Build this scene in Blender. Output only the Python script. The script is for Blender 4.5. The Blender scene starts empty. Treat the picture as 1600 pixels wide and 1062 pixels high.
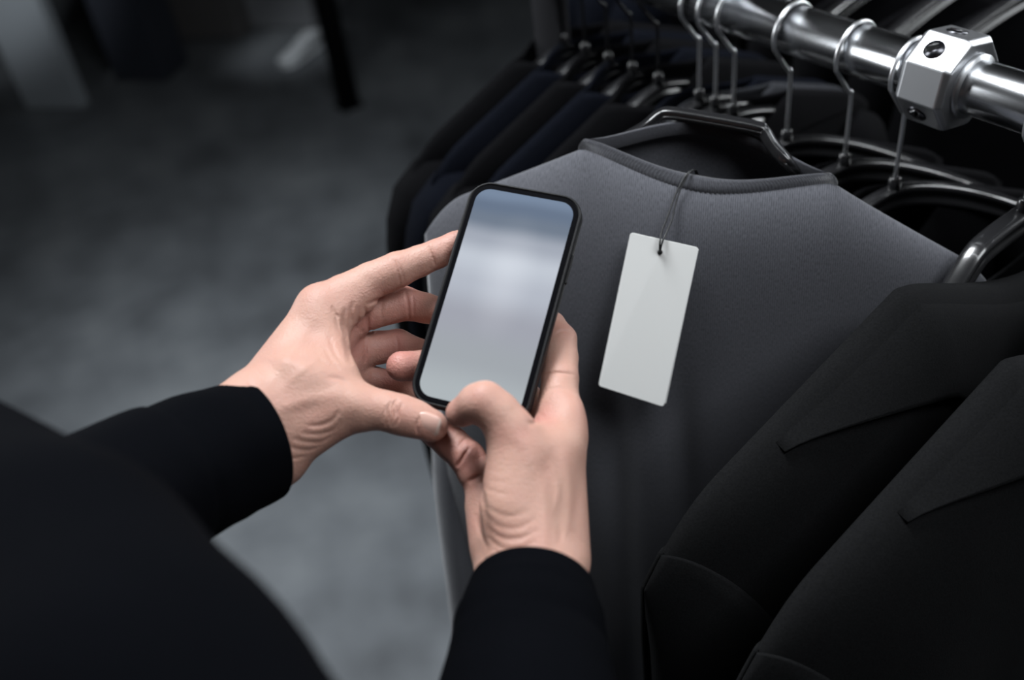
import bpy, bmesh, math, random
import numpy as np
from mathutils import Vector, Matrix

# ------------------------------------------------------------------ camera, world, lights, exposure
SC = bpy.context.scene
COL = SC.collection
F = 1555.0                       # focal length in pixels of the 1600 x 1062 frame (35 mm lens)
CX, CY = 800.0, 531.0
_n = np.array([1080.0 - CX, -(2450.0 - CY), F]); _n /= np.linalg.norm(_n)     # plumb line seen by the camera
_Z = -_n
_Y = np.array([0, 0, 1.0]); _Y = _Y - _Y.dot(_Z) * _Z; _Y /= np.linalg.norm(_Y)
_X = np.cross(_Y, _Z); _X = _X if _X[0] > 0 else -_X
R = np.stack([_X, _Y, _Z])
CAM = np.array([0, 0, 1.72])

def P(x, y, d):
    """world point seen at pixel (x, y) at camera depth d (metres)"""
    return CAM + R @ np.array([(x - CX) / F * d, -(y - CY) / F * d, d])

def on_z(x, y, z):
    r = P(x, y, 1.0) - CAM
    return CAM + r * ((z - CAM[2]) / r[2])

cam_data = bpy.data.cameras.new('camera')
cam = bpy.data.objects.new('camera', cam_data); COL.objects.link(cam)
cam_data.sensor_width = 36.0
cam_data.lens = F / 1600.0 * 36.0
cam_data.clip_start = 0.02
right, up, fwd = R[:, 0], R[:, 1], R[:, 2]
M4 = Matrix.Identity(4)
for i in range(3):
    M4[i][0], M4[i][1], M4[i][2], M4[i][3] = right[i], up[i], -fwd[i], CAM[i]
cam.matrix_world = M4
cam_data.dof.use_dof = True
cam_data.dof.focus_distance = 0.672
cam_data.dof.aperture_fstop = 3.3
SC.camera = cam

w = bpy.data.worlds.new('world'); SC.world = w; w.use_nodes = True
w.node_tree.nodes['Background'].inputs[0].default_value = (0.55, 0.66, 0.85, 1)
w.node_tree.nodes['Background'].inputs[1].default_value = 0.015

def area(name, loc, target, power, sx, sy=None, color=(0.93, 0.97, 1.0), spread=180):
    l = bpy.data.lights.new(name, 'AREA'); l.energy = power; l.color = color
    l.shape = 'RECTANGLE'; l.size = sx; l.size_y = sy or sx; l.spread = math.radians(spread)
    o = bpy.data.objects.new(name, l); COL.objects.link(o)
    o.location = loc
    d = Vector(target) - Vector(loc)
    o.rotation_euler = d.to_track_quat('-Z', 'Y').to_euler()
    return o

def spot(name, loc, target, power, deg, blend=0.8, color=(0.93, 0.97, 1.0), r=0.08):
    l = bpy.data.lights.new(name, 'SPOT'); l.energy = power; l.color = color
    l.spot_size = math.radians(deg); l.spot_blend = blend; l.shadow_soft_size = r
    o = bpy.data.objects.new(name, l); COL.objects.link(o)
    o.location = loc
    o.rotation_euler = (Vector(target) - Vector(loc)).to_track_quat('-Z', 'Y').to_euler()
    return o

area('ceiling_softbox', (-0.25, 1.05, 2.75), (0.10, 0.60, 1.2), 28, 0.55, 0.55, spread=150)
area('ceiling_fill', (0.90, -0.10, 2.75), (0.18, 0.60, 1.0), 14, 0.8, 0.8, spread=150)
area('added_left_light', (-3.0, 2.3, 1.95), (0.15, 0.75, 1.3), 8, 1.2, 1.4, spread=60)  # unseen light added on the left for highlights on hooks and shoulder
area('added_right_strip', (2.4, 1.3, 1.9), (0.3, 0.9, 1.3), 4, 0.3, 1.6, spread=60)  # added strip that gives the hook stems a highlight from the right
spot('unseen_spot', (-1.0, 1.0, 2.9), tuple(on_z(440, 650, 0)), 125, 50, 1.0)
spot('unseen_spot', (-1.75, 2.7, 1.7), tuple(on_z(80, 150, 0) + np.array([0, 0, .75])), 50, 34, 0.6)  # low spot added to brighten the pale panel without the floor
spot('unseen_spot', (-0.5, 3.0, 2.9), tuple(on_z(455, 80, 0)), 85, 12, 0.8)  # narrow spot added to brighten the white shoe and plinth

SC.view_settings.view_transform = 'Standard'
SC.view_settings.look = 'None'
SC.view_settings.exposure = 0.0
SC.view_settings.gamma = 1.0
SC.view_settings.use_curve_mapping = False

# ------------------------------------------------------------------ helpers
def tag(o, label=None, cat=None, group=None, kind=None):
    if label: o['label'] = label
    if cat: o['category'] = cat
    if group: o['group'] = group
    if kind: o['kind'] = kind
    return o

def empty(name, loc, label, cat, group=None):
    o = bpy.data.objects.new(name, None); COL.objects.link(o)
    o.location = Vector(loc); o.empty_display_size = 0.02
    return tag(o, label, cat, group)

def link(name, me, mat, parent=None, smooth=True):
    """mesh given in world coordinates -> one object (kept in place under its parent)"""
    o = bpy.data.objects.new(name, me); COL.objects.link(o)
    if mat: me.materials.append(mat)
    if smooth:
        me.polygons.foreach_set('use_smooth', [True] * len(me.polygons))
    if parent is not None:
        o.parent = parent
        base = np.zeros(3); p = parent
        while p is not None:
            base = base + np.array(p.location); p = p.parent
        me.transform(Matrix.Translation(Vector(-base)))
    return o

def mesh_np(name, V, Q):
    me = bpy.data.meshes.new(name)
    V = np.asarray(V, float)
    me.from_pydata([tuple(v) for v in V], [], [tuple(int(i) for i in q) for q in Q])
    me.update()
    return me

def unit(v):
    v = np.asarray(v, float); return v / (np.linalg.norm(v) + 1e-12)

def catmull(pts, n):
    pts = np.asarray(pts, float)
    p = np.vstack([2 * pts[0] - pts[1], pts, 2 * pts[-1] - pts[-2]])
    out = []
    m = len(pts) - 1
    for t in np.linspace(0, m, n):
        i = min(int(t), m - 1); u = t - i
        a, b, c, d = p[i], p[i + 1], p[i + 2], p[i + 3]
        out.append(0.5 * ((2 * b) + (-a + c) * u + (2 * a - 5 * b + 4 * c - d) * u * u + (-a + 3 * b - 3 * c + d) * u ** 3))
    return np.array(out)

def sweep(path, prof, ref=None, closed=False, cap=True):
    """profile points (a, b) swept along a path with a steady frame; prof may be a function of the path index"""
    path = np.asarray(path, float); n = len(path)
    T = np.array([unit(path[min(i + 1, n - 1)] - path[max(i - 1, 0)]) if not closed else
                  unit(path[(i + 1) % n] - path[(i - 1) % n]) for i in range(n)])
    if ref is None:
        ref = np.array([0, 0, 1.0]) if abs(T[0][2]) < 0.9 else np.array([1.0, 0, 0])
    ref = np.asarray(ref, float)
    V = []; Q = []; N = unit(ref - ref.dot(T[0]) * T[0])
    k = None
    for i in range(n):
        N = unit(N - N.dot(T[i]) * T[i]); B = np.cross(T[i], N)
        pf = prof(i / (n - 1)) if callable(prof) else prof
        k = len(pf)
        for a, b in pf: V.append(path[i] + N * a + B * b)
    for i in range(n if closed else n - 1):
        j = (i + 1) % n
        for m in range(k):
            m2 = (m + 1) % k
            Q.append((i * k + m, i * k + m2, j * k + m2, j * k + m))
    if cap and not closed:
        Q.append(tuple(range(k))[::-1]); Q.append(tuple((n - 1) * k + m for m in range(k)))
    return np.array(V), Q

def circ(r, n=16, rb=None):
    rb = rb or r
    return [(r * math.cos(2 * math.pi * i / n), rb * math.sin(2 * math.pi * i / n)) for i in range(n)]

def rrect(w_, h_, r, n=4):
    out = []
    for cx, cy, a0 in ((w_ / 2 - r, h_ / 2 - r, 0), (-w_ / 2 + r, h_ / 2 - r, 90), (-w_ / 2 + r, -h_ / 2 + r, 180), (w_ / 2 - r, -h_ / 2 + r, 270)):
        for i in range(n + 1):
            a = math.radians(a0 + 90 * i / n); out.append((cx + r * math.cos(a), cy + r * math.sin(a)))
    return out

def merge(*parts):
    V = []; Q = []; b = 0
    for v, q in parts:
        V.append(np.asarray(v)); Q += [tuple(i + b for i in f) for f in q]; b += len(v)
    return np.vstack(V), Q

def cyl(a, b, r, n=20, r2=None, bevel=0.0):
    a = np.asarray(a, float); b = np.asarray(b, float); r2 = r if r2 is None else r2
    ax = unit(b - a)
    if bevel:
        path = [a, a + ax * bevel, b - ax * bevel, b]; rs = [r - bevel, r, r2, r2 - bevel]
    else:
        path = [a, b]; rs = [r, r2]
    pf = lambda t: circ(rs[int(round(t * (len(rs) - 1)))], n)
    return sweep(path, pf)

def box(c, ax, ay, az):
    """box with centre and three half-axis vectors"""
    c, ax, ay, az = map(lambda v: np.asarray(v, float), (c, ax, ay, az))
    V = [c + sx * ax + sy * ay + sz * az for sz in (-1, 1) for sy in (-1, 1) for sx in (-1, 1)]
    Q = [(0, 2, 3, 1), (4, 5, 7, 6), (0, 1, 5, 4), (2, 6, 7, 3), (0, 4, 6, 2), (1, 3, 7, 5)]
    return np.array(V), Q

def bevel(o, wd, seg=2):
    m = o.modifiers.new('bevel', 'BEVEL'); m.width = wd; m.segments = seg; m.limit_method = 'ANGLE'
    return o

# ------------------------------------------------------------------ materials
def mat(name, col, rough=0.6, metal=0.0, **kw):
    m = bpy.data.materials.new(name); m.use_nodes = True
    b = m.node_tree.nodes['Principled BSDF']
    b.inputs['Base Color'].default_value = (*col, 1)
    b.inputs['Roughness'].default_value = rough
    b.inputs['Metallic'].default_value = metal
    for k, v in kw.items(): b.inputs[k].default_value = v
    return m

def nd(m, t, **kw):
    n = m.node_tree.nodes.new(t)
    for k, v in kw.items():
        if k in n.inputs: n.inputs[k].default_value = v
        else: setattr(n, k, v)
    return n

def lk(m, a, b): m.node_tree.links.new(a, b)

def bsdf(m): return m.node_tree.nodes['Principled BSDF']

def ramp(m, stops, interp='LINEAR'):
    n = m.node_tree.nodes.new('ShaderNodeValToRGB'); n.color_ramp.interpolation = interp
    while len(n.color_ramp.elements) < len(stops): n.color_ramp.elements.new(0.5)
    for e, (p, c) in zip(n.color_ramp.elements, stops):
        e.position = p; e.color = (*c, 1)
    return n

def cloth(name, c1, c2, scale=900, bump=0.25, dist=0.0004, sheen=0.0, rough=0.92, spec=0.1):
    m = mat(name, c1, rough)
    b = bsdf(m); b.inputs['Sheen Weight'].default_value = sheen; b.inputs['Sheen Roughness'].default_value = 0.5
    b.inputs['Specular IOR Level'].default_value = spec
    tc = nd(m, 'ShaderNodeTexCoord')
    n1 = nd(m, 'ShaderNodeTexNoise', Scale=scale, Detail=3.0)
    n2 = nd(m, 'ShaderNodeTexNoise', Scale=14.0, Detail=3.0)
    lk(m, tc.outputs['Object'], n1.inputs['Vector']); lk(m, tc.outputs['Object'], n2.inputs['Vector'])
    mx = nd(m, 'ShaderNodeMath', operation='MULTIPLY_ADD'); mx.inputs[1].default_value = 0.35
    lk(m, n2.outputs[0], mx.inputs[0]); lk(m, n1.outputs[0], mx.inputs[2])
    r = ramp(m, [(0.45, c1), (0.9, c2)])
    lk(m, mx.outputs[0], r.inputs[0]); lk(m, r.outputs[0], b.inputs['Base Color'])
    bp = nd(m, 'ShaderNodeBump', Strength=bump, Distance=dist)
    lk(m, n1.outputs[0], bp.inputs['Height']); lk(m, bp.outputs[0], b.inputs['Normal'])
    return m

def knit(name, c1, c2):
    """fine jersey: thin vertical wales broken by stitches, on uv where u runs across the cloth (metres)"""
    m = mat(name, c1, 0.85); b = bsdf(m)
    b.inputs['Sheen Weight'].default_value = 0.22; b.inputs['Sheen Roughness'].default_value = 0.4
    b.inputs['Specular IOR Level'].default_value = 0.15
    uv = nd(m, 'ShaderNodeUVMap')
    wv = nd(m, 'ShaderNodeTexWave', Scale=190.0, Distortion=0.7, Detail=2.0); wv.inputs['Detail Scale'].default_value = 3.0
    wv.bands_direction = 'X'
    mp = nd(m, 'ShaderNodeMapping'); mp.inputs['Scale'].default_value = (1.0, 0.25, 1)
    n1 = nd(m, 'ShaderNodeTexNoise', Scale=1500.0, Detail=2.0)
    n2 = nd(m, 'ShaderNodeTexNoise', Scale=9.0, Detail=4.0)
    lk(m, uv.outputs[0], wv.inputs['Vector']); lk(m, uv.outputs[0], mp.inputs[0]); lk(m, mp.outputs[0], n1.inputs['Vector'])
    lk(m, uv.outputs[0], n2.inputs['Vector'])
    ad = nd(m, 'ShaderNodeMath', operation='MULTIPLY_ADD'); ad.inputs[1].default_value = 0.3
    lk(m, wv.outputs['Fac'], ad.inputs[0]); lk(m, n1.outputs[0], ad.inputs[2])
    ad2 = nd(m, 'ShaderNodeMath', operation='MULTIPLY_ADD'); ad2.inputs[1].default_value = 0.35
    lk(m, n2.outputs[0], ad2.inputs[0]); lk(m, ad.outputs[0], ad2.inputs[2])
    r = ramp(m, [(0.55, c1), (1.05, c2)])
    lk(m, ad2.outputs[0], r.inputs[0]); lk(m, r.outputs[0], b.inputs['Base Color'])
    bp = nd(m, 'ShaderNodeBump', Strength=0.5, Distance=0.0005)
    lk(m, ad.outputs[0], bp.inputs['Height']); lk(m, bp.outputs[0], b.inputs['Normal'])
    return m

M = {}
M['knit'] = knit('charcoal_knit', (0.048, 0.049, 0.057), (0.097, 0.099, 0.113))
M['rib'] = knit('charcoal_rib', (0.036, 0.037, 0.043), (0.074, 0.075, 0.085))
M['wool'] = cloth('black_wool', (0.0044, 0.0045, 0.0049), (0.0074, 0.0076, 0.0081), 700, 0.3, sheen=0.0, spec=0.06)
M['navy'] = cloth('black_navy_cloth', (0.0020, 0.0025, 0.0044), (0.0038, 0.0047, 0.0080), 600, 0.2, spec=0.04)
M['black'] = cloth('black_jersey', (0.0018, 0.0018, 0.0022), (0.0036, 0.0036, 0.0043), 600, 0.2, spec=0.05)
M['grey_wool'] = cloth('dark_grey_wool', (0.016, 0.017, 0.02), (0.028, 0.029, 0.033), 500, 0.3)
M['jacket'] = cloth('black_twill', (0.0013, 0.0015, 0.0022), (0.0023, 0.0026, 0.0038), 1100, 0.3, 0.0003, sheen=0.0, rough=1.0, spec=0.03)
M['plastic'] = mat('black_hanger_plastic', (0.012, 0.012, 0.013), 0.24)
M['plastic'].node_tree.nodes['Principled BSDF'].inputs['Coat Weight'].default_value = 0.4
M['chrome'] = mat('chrome_wire', (0.86, 0.87, 0.89), 0.34, 1.0)
M['card'] = mat('white_card', (0.88, 0.885, 0.87), 0.7)
M['cord'] = mat('black_cord', (0.012, 0.012, 0.013), 0.45)
M['case'] = mat('black_phone_case', (0.006, 0.006, 0.007), 0.5)
bsdf(M['case']).inputs['Specular IOR Level'].default_value = 0.25
M['dark'] = mat('black_paint', (0.005, 0.005, 0.006), 0.85)
bsdf(M['dark']).inputs['Specular IOR Level'].default_value = 0.1
M['hole'] = mat('dark_socket', (0.02, 0.02, 0.022), 0.35, 1.0)

def steel():
    m = mat('brushed_steel', (0.55, 0.56, 0.58), 0.24, 1.0); b = bsdf(m)
    tc = nd(m, 'ShaderNodeTexCoord')
    n1 = nd(m, 'ShaderNodeTexNoise', Scale=12.0, Detail=2.0)
    lk(m, tc.outputs['Object'], n1.inputs['Vector'])
    r = ramp(m, [(0.3, (0.17, 0.17, 0.17)), (0.75, (0.23, 0.23, 0.23))])
    lk(m, n1.outputs[0], r.inputs[0]); lk(m, r.outputs[0], b.inputs['Roughness'])
    return m
M['steel'] = steel()
M['clamp'] = mat('machined_steel', (0.5, 0.51, 0.53), 0.4, 1.0)
M['hole'] = mat('dark_socket', (0.10, 0.10, 0.11), 0.3, 1.0)

def concrete():
    m = mat('worn_concrete', (0.2, 0.2, 0.2), 0.55); b = bsdf(m)
    tc = nd(m, 'ShaderNodeTexCoord')
    n1 = nd(m, 'ShaderNodeTexNoise', Scale=1.7, Detail=5.0, Roughness=0.55)
    n2 = nd(m, 'ShaderNodeTexNoise', Scale=7.0, Detail=4.0)
    n3 = nd(m, 'ShaderNodeTexNoise', Scale=90.0, Detail=2.0)
    for n in (n1, n2, n3): lk(m, tc.outputs['Object'], n.inputs['Vector'])
    a = nd(m, 'ShaderNodeMath', operation='MULTIPLY_ADD'); a.inputs[1].default_value = 0.45
    lk(m, n2.outputs[0], a.inputs[0]); lk(m, n1.outputs[0], a.inputs[2])
    r = ramp(m, [(0.5, (0.088, 0.096, 0.106)), (0.72, (0.16, 0.174, 0.19)), (0.95, (0.24, 0.258, 0.275))])
    lk(m, a.outputs[0], r.inputs[0]); lk(m, r.outputs[0], b.inputs['Base Color'])
    bp = nd(m, 'ShaderNodeBump', Strength=0.15, Distance=0.002)
    lk(m, n3.outputs[0], bp.inputs['Height']); lk(m, bp.outputs[0], b.inputs['Normal'])
    return m
M['concrete'] = concrete()
M['wall'] = mat('dark_wall_paint', (0.02, 0.021, 0.024), 0.8)
M['pale'] = mat('pale_grey_laminate', (0.42, 0.46, 0.5), 0.5)
M['slate'] = mat('dark_slate_laminate', (0.035, 0.04, 0.055), 0.6)
M['white_leather'] = mat('white_leather', (0.6, 0.63, 0.66), 0.5)

def skin():
    m = mat('skin', (0.6, 0.4, 0.32), 0.5); b = bsdf(m)
    b.inputs['Subsurface Weight'].default_value = 0.12
    b.inputs['Subsurface Radius'].default_value = (0.0045, 0.0016, 0.0008)
    b.inputs['Subsurface Scale'].default_value = 1.0
    b.inputs['Specular IOR Level'].default_value = 0.35
    tc = nd(m, 'ShaderNodeTexCoord')
    at = nd(m, 'ShaderNodeAttribute', attribute_name='redness')
    n1 = nd(m, 'ShaderNodeTexNoise', Scale=55.0, Detail=4.0)
    n2 = nd(m, 'ShaderNodeTexNoise', Scale=420.0, Detail=3.0)
    vo = nd(m, 'ShaderNodeTexVoronoi', Scale=850.0)
    for n in (n1, n2, vo): lk(m, tc.outputs['Object'], n.inputs['Vector'])
    a = nd(m, 'ShaderNodeMath', operation='MULTIPLY_ADD'); a.inputs[1].default_value = 0.55
    lk(m, n1.outputs[0], a.inputs[0]); lk(m, at.outputs['Fac'], a.inputs[2])
    r = ramp(m, [(0.1, (0.475, 0.287, 0.224)), (0.38, (0.45, 0.248, 0.197)), (0.75, (0.43, 0.19, 0.158)), (1.0, (0.40, 0.148, 0.128))])
    lk(m, a.outputs[0], r.inputs[0]); lk(m, r.outputs[0], b.inputs['Base Color'])
    h = nd(m, 'ShaderNodeMath', operation='MULTIPLY_ADD'); h.inputs[1].default_value = 0.6
    lk(m, vo.outputs['Distance'], h.inputs[0]); lk(m, n2.outputs[0], h.inputs[2])
    bp = nd(m, 'ShaderNodeBump', Strength=0.45, Distance=0.0007)
    lk(m, h.outputs[0], bp.inputs['Height']); lk(m, bp.outputs[0], b.inputs['Normal'])
    return m
M['skin'] = skin()
M['nail'] = mat('fingernail', (0.60, 0.37, 0.31), 0.3)
M['nail_edge'] = mat('fingernail_edge', (0.62, 0.47, 0.41), 0.4)

#==STRUCTURE
def plane_box(name, lo, hi, m):
    lo = np.array(lo, float); hi = np.array(hi, float); c = (lo + hi) / 2; h = (hi - lo) / 2
    V, Q = box(c, (h[0], 0, 0), (0, h[1], 0), (0, 0, h[2]))
    o = link(name, mesh_np(name, V, Q), m, smooth=False); tag(o, kind='structure'); return o
plane_box('floor', (-4.2, -1.6, -0.1), (3.2, 6.4, 0.0), M['concrete'])
plane_box('wall_back', (-4.2, 6.4, -0.1), (3.2, 6.5, 3.2), M['wall'])
plane_box('wall_left', (-4.3, -1.6, -0.1), (-4.2, 6.4, 3.2), M['wall'])
plane_box('wall_right', (3.2, -1.6, -0.1), (3.3, 6.4, 3.2), M['wall'])
plane_box('wall_front', (-4.2, -1.7, -0.1), (3.2, -1.6, 3.2), M['wall'])
plane_box('ceiling', (-4.2, -1.6, 3.1), (3.2, 6.4, 3.2), M['wall'])

#==RAIL
RA = P(1480, 122, 0.76)                       # a point on the rail's axis
RB = on_z(1160, 20, RA[2])
DR = unit(RB - RA)                            # runs away from the camera, to the left
PP = np.array([-DR[1], DR[0], 0.0]) * -1      # across the rail, to the right and away
UPZ = np.array([0, 0, 1.0])
RT = 0.0208                                   # tube radius
def rail(s): return RA + DR * s
def strip_light(c, along, power, wd_, ln):
    o = area('added_rail_strip', c, c - UPZ, power, wd_, ln, spread=160)
    y = unit(along); z = UPZ; x = np.cross(y, z)
    m = Matrix.Identity(4)
    for i in range(3): m[i][0], m[i][1], m[i][2], m[i][3] = x[i], y[i], z[i], c[i]
    o.matrix_world = m
strip_light(rail(0.55) - PP * 0.35 + UPZ * 1.45, DR, 5.0, 0.05, 2.6)  # strip added above the rail so the tube reflects a long highlight
def rail_at(px, py): 
    q = on_z(px, py, RA[2]); return float((q - RA).dot(DR))

def build_rail(base, s0, s1, label, collar_s=None, feet=True):
    t = empty('clothes_rail', base(s0) * np.array([1, 1, 0]), label, 'clothes rail')
    V, Q = cyl(base(s0), base(s1), RT, 48)
    link('tube', mesh_np('tube', V, Q), M['steel'], t)
    if feet:
        for s in (s0, s1):
            c = base(s)
            V, Q = cyl(c * np.array([1, 1, 0]) + UPZ * 0.02, c + UPZ * RT, RT, 32)
            link('upright', mesh_np('upright', V, Q), M['dark'], t)
            V, Q = box(c * np.array([1, 1, 0]) + UPZ * 0.01, PP * 0.26, DR * 0.025, UPZ * 0.01)
            bevel(link('foot', mesh_np('foot', V, Q), M['steel'], t, False), 0.004)
    return t
rail1 = build_rail(rail, -0.75, 0.505, 'steel tube clothes rail with a clamp collar, running across the upper right')

def clamp(t):
    """octagonal clamp ring with bored socket screws and a thin lip on each side"""
    s0, s1 = rail_at(1516, 134), rail_at(1444, 110)
    ro = 0.0375
    oct_ = [(ro * math.cos(math.pi / 4 * k - 0.20), ro * math.sin(math.pi / 4 * k - 0.20)) for k in range(8)]
    small = [(a * 0.90, b * 0.90) for a, b in oct_]
    L = s1 - s0; ch = 0.004
    path = [rail(s0), rail(s0 + ch), rail(s1 - ch), rail(s1)]
    V, Q = sweep(path, lambda u: [small, oct_, oct_, small][int(round(u * 3))], ref=UPZ)
    c = link('clamp_collar', mesh_np('clamp_collar', V, Q), M['clamp'], t, False)
    bevel(c, 0.0012, 2)
    V, Q = merge(cyl(rail(s0 - 0.004), rail(s0 + 0.001), RT + 0.0035, 48), cyl(rail(s1 - 0.001), rail(s1 + 0.004), RT + 0.0035, 48))
    link('lip', mesh_np('lip', V, Q), M['clamp'], c)
    N = unit(UPZ); B = np.cross(DR, N)
    mid = rail((s0 + s1) / 2 + 0.002)
    for k in range(8):
        a = math.pi / 4 * (k + 0.5) - 0.20
        dirn = N * math.cos(a) + B * math.sin(a)
        rf = ro * math.cos(math.pi / 8)
        if k not in (0, 7, 5, 3):
            continue
        V, Q = merge(sweep([mid + dirn * (rf - 0.0005), mid + dirn * (rf + 0.0007)], circ(0.0078, 24), ref=DR))
        ring = link('socket', mesh_np('socket', V, Q), M['hole'], c)
        V, Q = sweep([mid + dirn * (rf + 0.0006), mid + dirn * (rf + 0.0016), mid + dirn * (rf + 0.0016), mid + dirn * (rf + 0.0010)],
                     lambda u: [circ(0.0060, 20), circ(0.0057, 20), circ(0.0032, 6), circ(0.0030, 6)][int(round(u * 3))], ref=DR)
        link('screw', mesh_np('screw', V, Q), M['chrome'], c)
clamp(rail1)

#==HANGER
def hook_path(c, u, h=None, R_=0.0245, stem=0.05, wire=0.0018):
    """wire hook over the tube whose axis passes through c; u = across the tube"""
    cc = c - UPZ * (R_ - RT - wire)           # loop rests on the top of the tube
    pts = []
    for a in np.linspace(-30, 205, 34):       # from the free end over the top and down the left
        r = math.radians(a)
        pts.append(cc + u * (R_ * math.cos(r)) + UPZ * (R_ * math.sin(r)))
    j = pts[-1]
    stem_top = cc - UPZ * (R_ + 0.016)
    b1 = j + (np.array([0, 0, -1]) * 0.008 + u * 0.006)
    curve = catmull([pts[-2], j, cc - u * R_ * 0.52 - UPZ * (R_ * 0.93), cc - u * 0.004 - UPZ * (R_ + 0.010), stem_top, stem_top - UPZ * stem], 22)
    return np.array(pts[:-1] + list(curve[1:]))

def arm_path(c, u, wdir, half, drop, fwd, rise=0.0, n=41, pw=1.5):
    out = []
    for x in np.linspace(-1, 1, n):
        ax = abs(x)
        z = -drop * (ax ** pw)
        out.append(c + u * (half * x) + UPZ * z + wdir * (fwd * ax ** 2))
    return np.array(out)

def ibeam(h, w_, t):
    """hanger section: rounded flanges and a thinner web"""
    return [(h, -w_ * .7), (h * 1.05, 0), (h, w_ * .7), (h * .75, w_), (h * .45, w_), (h * .3, t), (-h * .3, t), (-h * .45, w_), (-h * .8, w_),
            (-h, w_ * .6), (-h, -w_ * .6), (-h * .8, -w_), (-h * .45, -w_), (-h * .3, -t), (h * .3, -t), (h * .45, -w_), (h * .75, -w_)]

def hanger(s, label, yaw_u, stem=0.05, half=0.205, drop=0.075, fwd=0.035, base=rail, group=None, hook_m=None, hook_u=None, cat='hanger', wd=None, hsec=0.0085):
    c = base(s)
    hu = PP if hook_u is None else hook_u
    hp = hook_path(c, hu, stem=stem)
    foot = hp[-1]
    t = empty('coat_hanger', foot, label, cat, group)
    V, Q = sweep(hp, circ(0.0018, 10), ref=np.cross(hu, UPZ))
    link('hook', mesh_np('hook', V, Q), hook_m or M['chrome'], t)
    u = unit(yaw_u); wdir = wd if wd is not None else np.array([u[1], -u[0], 0.0])
    V, Q = cyl(foot - UPZ * 0.012, foot + UPZ * 0.004, 0.0062, 20, 0.0048, 0.0012)
    link('hook_socket', mesh_np('hook_socket', V, Q), M['plastic'], t)
    body = arm_path(foot - UPZ * 0.016, u, wdir, half, drop, fwd)
    def pf(q):
        x = abs(2 * q - 1)
        return ibeam(hsec * (1 + .25 * (1 - x)), 0.0062 + 0.004 * x, 0.0028)
    V, Q = sweep(body, pf, ref=UPZ)
    o = link('hanger_bar', mesh_np('hanger_bar', V, Q), M['plastic'], t)
    m = o.modifiers.new('sub', 'SUBSURF'); m.levels = 1; m.render_levels = 1
    return t, foot, u, wdir

#==GARMENT
class Garment:
    """cloth shell hanging from the neck point c: u across, w towards the front, z up"""
    def __init__(self, c, u, wdir, half=0.215, nk=0.09, slope=0.42, length=0.68, depth=0.05, lean=0.08, front_dip=0.03,
                 back_dip=0.01, ridge_fwd=0.02, seed=1, fold=0.006, flare=1.06, fallk=0.03, fbulge=0.03, bdepth=1.0, rnd=9.0, pw=1.0, dents=(), lean_r=None, lean_s=None, bbulge=0.035):
        self.__dict__.update(locals()); self.rng = random.Random(seed)
        self.ph = [self.rng.uniform(0, 6.28) for _ in range(8)]
        self.c = np.asarray(c, float); self.u = unit(u); self.wd = unit(wdir)
    def W(self, u, w_, z): return self.c + self.u * u + self.wd * w_ + UPZ * z
    def top(self, u, front):
        a = abs(u)
        if a >= self.nk:
            x = a - self.nk
            return -self.slope * x - self.rnd * max(0, x - (self.half - self.nk) * .72) ** 2
        q = 1 - (a / self.nk) ** 2
        return -(self.front_dip if front else self.back_dip) * q ** 1.3
    def pt(self, s, t, front=True):
        hw = self.half * (1 + (self.flare - 1) * t)
        u0 = s * self.half
        zt = self.top(u0, front)
        z = zt + (-self.length - zt) * t
        dd = zt - z
        edge = max(0.0, 1 - abs(s) ** 5) ** 0.6
        sg = 1 if front else -1
        prof = self.depth * (1 if front else self.bdepth) * (1 - math.exp(-dd / self.fallk)) ** self.pw * edge - sum(am * math.exp(-((u0 - u_ - k_ * dd) / wd_) ** 2) * (1 - math.exp(-(dd / d0) ** 4)) for u_, wd_, am, d0, k_ in self.dents) * (1 if front else 0)
        f = 0.0
        if front:
            f = self.fold * (1 - math.exp(-(dd / .22) ** 2)) * (math.sin(5.5 * s + self.ph[0] + 1.5 * t) + math.sin(11 * s + self.ph[1] - 2.5 * t) * .7
                 + .35 * math.sin(21 * s + self.ph[2] + 4 * t)) * edge
        w_ = sg * prof + f + self.ridge_fwd * (1 - (u0 / self.half) ** 2) * (0 if abs(u0) > 9 else 1) * math.exp(-dd / .3) + (self.lean * self.lean_s * (1 - math.exp(min(0, z if front else z + .25 * dd) / self.lean_s)) if self.lean_s else -self.lean * (z if front else z + .25 * dd)) * (1 if self.lean_r is None else .55 - .45 * math.tanh((u0 - self.lean_r) / .09))
        nw = self.nk
        if abs(u0) < nw:                      # neck opening: front edge forward, back edge behind
            w_ += (self.fbulge if front else -self.bbulge) * (1 - (u0 / nw) ** 2) ** 2 * math.exp(-dd / .08)
        return self.W(s * hw, w_, z)
    def shell(self, ns=64, nt=60):
        V = []; Q = []; UV = []
        ss = np.linspace(-1, 1, ns + 1); tt = np.linspace(0, 1, nt + 1) ** 1.5
        for front in (True, False):
            b = len(V)
            for t in tt:
                for s in ss:
                    V.append(self.pt(s, t, front)); UV.append((s * self.half, t * self.length))
            for j in range(nt):
                for i in range(ns):
                    q = (b + j * (ns + 1) + i, b + (j + 1) * (ns + 1) + i, b + (j + 1) * (ns + 1) + i + 1, b + j * (ns + 1) + i + 1)
                    Q.append(q if front else q[::-1])
        return V, Q, UV

def uvmesh(name, V, Q, UV, weld=0.0004, flip=False):
    me = mesh_np(name, V, Q)
    lay = me.uv_layers.new(name='UVMap')
    idx = np.empty(len(me.loops), int); me.loops.foreach_get('vertex_index', idx)
    lay.data.foreach_set('uv', np.asarray(UV, float)[idx].ravel())
    if weld:
        bm = bmesh.new(); bm.from_mesh(me); bmesh.ops.remove_doubles(bm, verts=bm.verts, dist=weld); bm.to_mesh(me); bm.free()
    return me

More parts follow.
